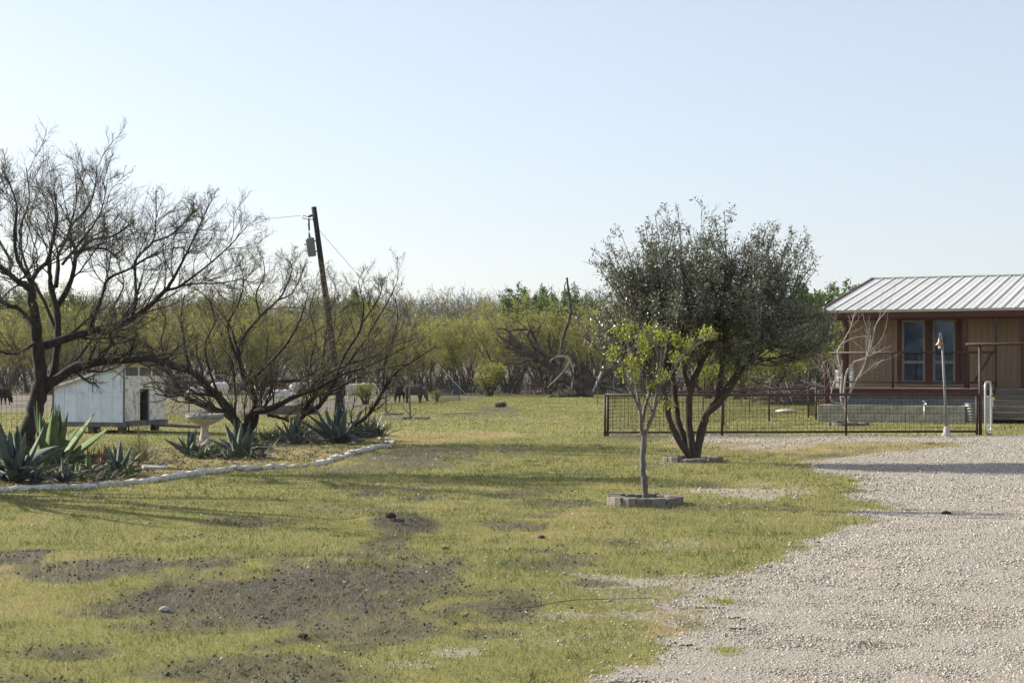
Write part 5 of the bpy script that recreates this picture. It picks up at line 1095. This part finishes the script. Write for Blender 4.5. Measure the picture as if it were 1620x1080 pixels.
# troughs, junk and low structures in the pasture
def trough(px, py, label, L_, mt, rz):
    g = G(px, py); root = thing('feed_trough', label, 'trough', g, rz)
    m = MB(); 
    for sy in (-.25, .25): m.box((0, sy, .17), (L_, .05, .32))
    for sx in (-L_ / 2, L_ / 2): m.box((sx, 0, .17), (.05, .549, .32))
    m.box((0, 0, .04), (L_ - .05, .45, .05)); m.build('tub', M[mt], root)
    m = MB()
    for i in range(26): m.box((random.uniform(-L_ / 2.3, L_ / 2.3), random.uniform(-.15, .15), .24 + random.uniform(0, .1)), (.16, .12, .1), random.uniform(0, 3), bev=.03)
    tag(m.build('rocks', M['deadwood'], root), kind='stuff')
trough(455, 655, 'low dark feed trough with rubble in it between the mesquite limbs', 2.2, 'shedtimber', .1)
g = G(330, 622); cor = thing('pipe_corral', 'low grey corral rails standing beyond the grazing sheep', 'corral', (g.x, 104, 0))
for i in range(6): m = MB(); m.tube([(i * 1.1 - 2.2, 0, 0), (i * 1.1 - 2.2, 0, 1.35)], .045, 6); m.build('post', M['trafo'], cor)
for zz in (.35, .68, 1.0, 1.32): m = MB(); m.tube([(-2.3, 0, zz), (3.4, 0, zz + .02)], .04, 6); m.build('rail', M['trafo'], cor)
g = G(378, 620); m = MB(); m.box((0, 0, .5), (2.4, 1.2, .8), bev=.04); m.box((0, 0, .95), (2.6, 1.4, .07)); m.box((-.9, -.62, .3), (.1, .05, .6)); m.box((.9, -.62, .3), (.1, .05, .6)); tag(m.build('feed_bunk', M['tpost'], None, loc=(g.x, 106, 0)), 'dark boxy feed shelter far behind the leaning mesquite', 'feeder')
g = G(30, 632); tr = thing('white_trough', 'long white trough lying in the pasture behind the thick trunk', 'trough', (g.x - .2, 84, tz1(g.x, 84)))
m = MB(); m.prism([(-.3, 0), (.3, 0), (.42, .35), (-.42, .35)], -1.6, 1.6); m.build('tank', M['plastic'], tr, rot=(0, 0, R(80))); 
m = MB(); m.tube(catmull([(-1.2, 0, .5), (-.4, .1, .75), (.6, 0, .62), (1.3, 0, .4)], 8), .10, 8); m.build('log', M['deadwood'], tr, True)
g = G(478, 628); m = MB(); m.lathe([(.28, 0), (.30, .05), (.30, .8), (.28, .86), (.12, .88)], n=18); tag(m.build('barrel', M['bluep'], None, True, loc=(g.x, 96, 0)), 'faded blue plastic barrel behind the pale standing sheep', 'barrel')
m = MB(); m.lathe([(.28, 0), (.30, .05), (.30, .8), (.28, .86), (.12, .88)], n=18); q = P(722, 612, 112); tag(m.build('barrel', M['bluep'], None, True, loc=(q.x, 112.5, 0)), 'blue barrel standing at the foot of the brush line', 'barrel')
g = G(1243, 652); m = MB(); m.lathe([(.40, 0), (.42, .03), (.40, .07), (.25, .11), (.02, .12)], n=24); tag(m.build('tank_lid', M['plastic'], None, True, loc=(g.x, g.y, g.z + .02)), 'round white tank lid lying in the grass of the yard', 'lid')
for px, py, L_, dy, lb in ((915, 968, 1.15, .25, 'long thin dark twig lying on the patchy lawn near the gravel'), (766, 824, .30, .05, 'short pale stick lying on the lawn near the dirt mound'), (740, 655, 2.0, .4, 'dry fallen branch lying on the far lawn')):
    g = G(px, py); tb = Bag(); r = np.random.default_rng(int(px)); Pa, Ra = growlev(np.array([[g.x - L_ / 2, g.y, g.z + .02]]), np.array([[1, dy * .2, .0]]), np.array([L_]), np.array([.0045 if L_ < 1.5 else .02]), 9, .1, 0, .4, r); Pa[..., 2] = np.clip(Pa[..., 2], g.z + .008, g.z + .07); tb.tubes(Pa, Ra, 5); grow(tb, Pa, Ra, [(5, .3, .6, .3, .6, 5, .12, 0, 3, None, .002, (0, 0, .05))], r)
    o = part('fallen_stick', tb.mesh('fallen_stick', [M['deadwood'] if L_ != .30 else M['palebark']], g), None, g); tag(o, lb, 'stick', 'sticks lying on the lawn')
def rock(px, py, s, m, label, nm='rock', cat='rock'):
    bm = bmesh.new(); bmesh.ops.create_icosphere(bm, subdivisions=2, radius=1); r = random.Random(int(px))
    for v in bm.verts: v.co *= 1 + r.uniform(-.16, .16); v.co.z *= .6
    me = bpy.data.meshes.new(nm); bm.to_mesh(me); bm.free(); me.materials.append(M[m]); g = G(px, py); tag(part(nm, me, None, (g.x, g.y, g.z + s * .35), scale=(s * 1.2, s, s)), label, cat)
rock(262, 965, .035, 'stone', 'fist sized white rock on the dark bare soil')
rock(618, 834, .055, 'soilm', 'dark clod of turned earth on top of the small mound', 'earth_clod', 'clod')
rock(857, 848, .035, 'soilm', 'small black dirt lump on the middle of the lawn', 'earth_clod', 'clod')
rock(705, 868, .03, 'soilm', 'dark dirt lump left of centre on the lawn', 'earth_clod', 'clod')
rock(480, 1006, .03, 'soilm', 'dark dirt lump below the bare soil patch', 'earth_clod', 'clod')
rock(1496, 812, .05, 'soilm', 'dark brown lump on the open gravel', 'earth_clod', 'clod')
rock(792, 644, .24, 'soilm', 'dark anthill mound on the far lawn', 'dirt_mound', 'mound')

# ------------------------------------------------------------------ brush line
def brush_mesh(seed, H, wide, stems, leafn, lsize, leafm='brushleaf', barkm='brushtwig'):
    r = np.random.default_rng(seed); tb = Bag(); az = r.random(stems) * 6.28; tl = .25 + .55 * r.random(stems) * wide
    d = np.stack([np.cos(az) * tl, np.sin(az) * tl, np.ones(stems)], 1); Pt, Rd = growlev(np.zeros((stems, 3)) + r.normal(size=(stems, 3)) * [.15, .15, 0], d, H * (.62 + .3 * r.random(stems)), .03 + .05 * r.random(stems), 9, .13, .05, .25, r)
    Pt[:, 0, 2] = -.1; tb.tubes(Pt, Rd, 5); cb = Bag()
    lv = [(7, .25, .75, .42, .5, 6, .2, .08, 3, None, .014, (0, 0, .12)), (5, .2, .75, .5, .55, 5, .22, .06, 3, None, .009, (0, 0, .1)), (3, .2, .8, .6, .6, 4, .22, .05, 3, None, .007, (0, 0, .08))]
    P1, R1 = grow(cb, Pt, Rd, lv, r, 0)
    z = P1[:, -1, 2]; keep = r.random(len(P1)) < (.22 + .78 * sst(.12 * H, .5 * H, z)); leaf_on(cb, P1[keep], leafn * 3.6, lsize, 1, r, .11, .6, False, .1)
    return tb.mesh('trunk', [M['brushstem']]), cb.mesh('crown', [M[barkm], M[leafm]], None, False)
M['brushstem'] = mat('brush_stem', (.035, .03, .025), (.09, .078, .065), 1.5, .95, spec=.1)  # darker than the twigs: shade low in the thicket put into the colour
BV = [brush_mesh(100 + i, H, wd, st, ln, .088) for i, (H, wd, st, ln) in enumerate(((6.2, .8, 7, 1.9), (6.8, .65, 6, 2.3), (5.4, 1.0, 8, 1.4), (6.0, .7, 6, 2.8), (5.8, .9, 7, .35), (4.6, 1.1, 7, 2.2)))]
BLAB = ['yellow green budding brush tree in the thicket behind the pasture'] * 4 + ['bare grey brush tree with hardly any buds in the thicket', 'low spreading yellow green brush tree in the thicket']
def put_tree(tm, x, y, sc, label, name='brush_tree', group='brush trees behind the pasture', rz=None, cat='tree', sz=1):
    o = thing(name, label, cat, (x, y, tz1(x, y)), random.uniform(0, 6.28) if rz is None else rz, group); o.scale = (sc, sc, sc * sz)
    part('trunk', tm[0], o); part('crown', tm[1], o); return o
rows = [(114, 3.2, 1.06), (119, 3.3, 1.17), (126, 3.4, 1.23), (135, 3.7, 1.25), (146, 4.2, 1.27), (159, 4.8, 1.28)]
nbt = 0
BK = ['upright budding brush tree', 'slim dense budding brush tree', 'wide sparse budding brush tree', 'leafiest yellow green brush tree', 'bare grey brush tree', 'low spreading brush tree']
BZ = [(60, 'at the far left'), (140, 'behind the thick mesquite trunk'), (290, 'behind the white shed'), (420, 'behind the leaning mesquite'), (500, 'left of the pole'), (570, 'just behind the leaning pole'), (640, 'behind the dark headed sheep'), (715, 'behind the dark sheep'), (780, 'behind the blue barrel'), (850, 'behind the fallen tree top'), (920, 'behind the dead snag'), (1000, 'behind the fallen tree roots'), (1200, 'behind the large evergreen'), (1330, 'behind the brush pile'), (9999, 'behind the house')]
def blab(k, ri, px):
    return BK[k] + ' ' + next(t for a, t in BZ if px < a) + (', front of thicket', ', second rank', ', deep in thicket')[min(ri, 2)]
for ri, (Y, dx, sc) in enumerate(rows):
    hw = .335 * Y; x = -hw + random.uniform(0, dx)
    while x < hw:
        px = CX + F * x / Y; 
        if not (px > 1390 and ri > 1):
            k = random.choices(range(6), (4, 4, 3, 4, 2.5, 1.5 if ri == 0 else .3))[0]; s_ = sc * random.uniform(.78, 1.08) * (1.0 - .10 * sst(600, 900, px) * (ri > 1))
            if 560 < px < 780 and ri > 0: s_ *= .93
            put_tree(BV[k], x, Y + random.uniform(-1.8, 1.8), s_, blab(k, ri, px)); nbt += 1
        x += dx * random.uniform(.7, 1.3)
# bright shrubs in front of the brush and the green one seen under the evergreen
SH = [brush_mesh(150 + i, 1.9, 1.3, 9, .9, .075, 'sapleaf') for i in range(2)]
for px, py, Y, sc, lb in ((775, 622, 104, 1.25, 'bright yellow green shrub at the foot of the brush near the blue barrel'), (577, 640, 80, .62, 'small yellow green shrub beside the dark headed white sheep'), (692, 632, 88, .35, 'tiny yellow green sprig on the fence line right of the sheep'), (1170, 632, 92, 1.5, 'bright green shrub seen under the evergreen tree'), (1230, 630, 94, 1.7, 'bright green shrub behind the brush pile'), (1120, 630, 96, 1.3, 'bright green shrub between the evergreen trunks')):
    x = (px - CX) / F * Y; put_tree(SH[int(px) % 2], x, Y, sc, lb, 'shrub', None, cat='shrub')
# evergreens rising over the brush
def oak_mesh(seed, H, W, n):
    r = np.random.default_rng(seed); tb = Bag(); st = 4; az = np.arange(st) * 1.6 + r.random(st); d = np.stack([np.cos(az) * .5, np.sin(az) * .5, np.ones(st)], 1)
    Pt, Rd = growlev(np.zeros((st, 3)), d, np.full(st, H * .75), np.full(st, .14), 9, .12, .04, .2, r); tb.tubes(Pt, Rd, 6); cb = Bag()
    k = 60; v = unit(r.normal(size=(k, 3))) * (r.random((k, 1)) ** .4); c = v * [W, W, H * .36] + [0, 0, H * .64]; e = Pt[r.integers(0, st, k), r.integers(4, 9, k)]
    pl = np.stack([e + (c - e) * t + np.array([0, 0, -.2]) * np.sin(t * 3.1) for t in np.linspace(0, 1, 7)], 1); cb.tubes(pl, np.broadcast_to(np.linspace(.05, .015, 7), pl.shape[:2]), 4, 0)
    s, d, l, q = kids(pl, np.full(pl.shape[:2], .02), 8, .4, .8, .5, .6, np.full(k, 1.6), r, (0, 0, .15)); P1, R1 = growlev(s, d, l, q, 5, .2, .05, .4, r); cb.tubes(P1, R1, 3, 0); leaf_on(cb, P1, n * 3.6, .18, 1, r, .14, .6, True, .1)
    return tb.mesh('trunk', [M['brushtwig']]), cb.mesh('crown', [M['brushtwig'], M['oakleaf']], None, False)
OK_ = [oak_mesh(170 + i, 7.5, w_, 9) for i, w_ in enumerate((2.4, 3.0, 2.0))]
for i, (px, top, Y, sx, lb) in enumerate(((570, 437, 165, .8, 'single rounded evergreen rising over the brush right of the pole'), (818, 436, 176, .95, 'broad evergreen crown left of centre on the skyline'), (856, 452, 150, 1.0, 'bright rounded evergreen in front of the skyline crowns'), (866, 434, 185, .7, 'narrow pale evergreen top between the skyline crowns'), (912, 438, 172, .95, 'evergreen crown behind the dead snag'), (938, 452, 160, .8, 'lower evergreen right of the dead snag'),
        (1285, 424, 120, 1.2, 'dark evergreen rising between the large tree and the house roof'), (1335, 430, 124, 1.1, 'evergreen just left of the house roof end'), (1255, 446, 128, 1.1, 'evergreen mostly hidden behind the large tree'), (60, 430, 150, 1.2, 'evergreen clump seen through the thick mesquite at far left'), (105, 445, 150, 1.0, 'smaller evergreen clump seen through the mesquite crown'), (395, 446, 150, 1.1, 'evergreen behind the leaning mesquite crown'), (320, 452, 152, 1.0, 'evergreen behind the middle of the left mesquite crown'), (1400, 436, 135, .9, 'evergreen top showing just over the house roof'))):
    x = (px - CX) / F * Y; zt = CAMZ - (top - HY) / F * Y - tz1(x, Y); s_ = zt / 7.7; wk = sx * (.8 if px < 1200 else .95); ot = put_tree(OK_[i % 3], x, Y, s_ * sx / max(.8, min(1.2, s_)) if False else s_ * .95, lb, 'evergreen_tree', 'evergreens over the brush line'); ot.scale = (ot.scale[0] * wk, ot.scale[1] * wk, ot.scale[2])
# bare grey wood on the rise beyond: reads as one mass
r = np.random.default_rng(200); fb = Bag(); n = 520; Y = 190 + 150 * r.random(n); X = (r.random(n) * 2 - 1) * .36 * Y; zb = tz(X, Y)
pxs = CX + F * X / Y; htop = CAMZ - (462 - 7 * fbm(pxs / 60, pxs * 0, 3, 9) * 2 - HY) / F * Y - zb; H = np.clip(htop * (.75 + .3 * r.random(n)), 3, 16)
st = np.repeat(np.stack([X, Y, zb - .2], 1), 5, 0) + r.normal(size=(n * 5, 3)) * [.5, .5, 0]; d = np.stack([r.normal(size=n * 5) * .35, r.normal(size=n * 5) * .35, np.ones(n * 5)], 1)
Pt, Rd = growlev(st, d, np.repeat(H, 5) * (.7 + .25 * r.random(n * 5)), np.full(n * 5, .09), 6, .12, .05, .25, r); fb.tubes(Pt, Rd, 3)
lp, lr = grow(fb, Pt, Rd, [(7, .3, .7, .35, .5, 4, .2, .06, 3, None, .03, (0, 0, .12)), (3, .2, .7, .6, .7, 3, .2, .05, 3, None, .022, (0, 0, .1))], r, 0)
leaf_on(fb, lp, .8, .20, 1, r, .15, .6, False)
M['fartwig'] = mat('far_grey_twigs', (.085, .08, .072), (.16, .152, .14), .1, .95, spec=.1)
M['farleaf'] = mat('far_bud_leaf', (.10, .105, .05), (.17, .165, .08), .08, .8, trans=.3)
tag(part('far_woods', fb.mesh('far_woods', [M['fartwig'], M['farleaf']])), kind='stuff')
# dry undergrowth at the foot of the brush
r = np.random.default_rng(210); ub = Bag(); n = 3600; Y = 110 + 34 * r.random(n) ** 1.3; X = (r.random(n) * 2 - 1) * .34 * Y; st = np.stack([X, Y, tz(X, Y) - .05], 1); d = np.stack([r.normal(size=n) * .5, r.normal(size=n) * .5, np.ones(n)], 1)
Pt, Rd = growlev(st, d, .5 + 1.6 * r.random(n), np.full(n, .016), 5, .2, .02, .4, r); ub.tubes(Pt, Rd, 3); grow(ub, Pt, Rd, [(4, .2, .7, .5, .7, 3, .2, .02, 3, None, .009, (0, 0, .05))], r)
M['under'] = mat('dry_undergrowth', (.04, .034, .028), (.10, .085, .07), 1.5, .95, spec=.1)
tag(part('undergrowth', ub.mesh('undergrowth', [M['under']])), kind='stuff')
print('brush', nbt, 'tris', sum(len(o.data.polygons) for o in C.objects if o.type == 'MESH'))
# low offsets and dry litter filling the bed between the big agaves
for px, py, h_, mt, dd, lb in ((58, 775, 34, 'agave', 4, 'low dark agave offset between the large blue agave and the tall green one'), (122, 768, 30, 'agaveg', 8, 'scruffy low agave with dead leaves in front of the rust brown one'), (168, 768, 26, 'agave', 7, 'low withered agave right behind the edging left of the grass clump'), (205, 762, 24, 'agaveg', 6, 'low dark agave in front of the tall grass clump'),
        (322, 732, 24, 'agaveg', 4, 'low dark agave hugging the front of the birdbath pedestal'), (362, 734, 24, 'agave', 5, 'small agave offset left of the blue agave under the leaning mesquite'), (398, 733, 26, 'agaveg', 6, 'dark agave offset right against the blue agave under the mesquite'), (482, 708, 22, 'agave', 7, 'small agave with bleached leaves between the green agave and the tallest'), (116, 748, 40, 'agaveg', 2, 'green leafy agave between the tall green one and the rust brown one'), (40, 740, 46, 'agaveg', 3, 'dark green agave close against the thick mesquite trunk')):
    agave(px, py, h_, lb, 10, mt, dd, 1.0, 1.1, pmin=6)
for k, (px, py, h_, m_, lb) in enumerate(((66, 762, 40, 'strawg', 'dry shaggy clump between the large blue and tall green agaves'), (108, 764, 30, 'yucca', 'dark shaggy clump below the tall green agave'), (150, 768, 24, 'strawg', 'dry shaggy clump behind the edging below the brown agave'), (182, 744, 34, 'yucca', 'dark leafy clump between the brown agave and the grass stalks'), (322, 722, 34, 'yucca', 'dark leafy clump just behind the birdbath pedestal'), (404, 716, 34, 'yucca', 'dark shaggy clump at the base of the leaning mesquite'), (448, 700, 34, 'yucca', 'dark shaggy clump left of the dark green agave'), (520, 700, 30, 'strawg', 'dry shaggy clump at the foot of the tallest agave'), (488, 694, 34, 'yucca', 'dark leafy clump behind the pile of bleached leaves'))):
    blades('shaggy_clump', lb, px, py, h_, 150, m_, 'plant', .022, (0, 70), 0, 90 + k, .22)
r = np.random.default_rng(300); n = 2400; bx_ = np.array(BEDW); X = bx_[:, 0].min() + np.ptp(bx_[:, 0]) * r.random(n); Y = bx_[:, 1].min() + np.ptp(bx_[:, 1]) * r.random(n); ok = inpoly(X, Y, BEDW); X, Y = X[ok], Y[ok]; lb_ = Bag()
st = np.stack([X, Y, zat(X, Y) + .01], 1); d = np.stack([r.normal(size=len(X)), r.normal(size=len(X)), .25 * np.abs(r.normal(size=len(X)))], 1)
Pt, Rd = growlev(st, d, .08 + .3 * r.random(len(X)) ** 2, .003 + .006 * r.random(len(X)), 4, .25, 0, .4, r); lb_.tubes(Pt, Rd, 3); lb_.leaves(np.repeat(st, 3, 0) + r.normal(size=(len(st) * 3, 3)) * [.15, .15, .0], .05, 1, .5, True, .1, r)
tag(part('bed_litter', lb_.mesh('bed_litter', [M['deadwood'], M['agaved']])), kind='stuff')

# thin dry haze over the pasture: one closed box round everything, sky outside
hm = bpy.data.materials.new('haze'); hm.use_nodes = True; hn = hm.node_tree; hn.nodes.remove(hn.nodes['Principled BSDF'])
pv = hn.nodes.new('ShaderNodeVolumePrincipled'); pv.inputs['Density'].default_value = HAZE; pv.inputs['Color'].default_value = (.93, .95, 1, 1); pv.inputs['Anisotropy'].default_value = .2
hn.links.new(pv.outputs[0], hn.nodes['Material Output'].inputs['Volume'])
m = MB(); m.box((0, 2050, 24), (10200, 5300, 70)); tag(m.build('haze', hm), kind='stuff')
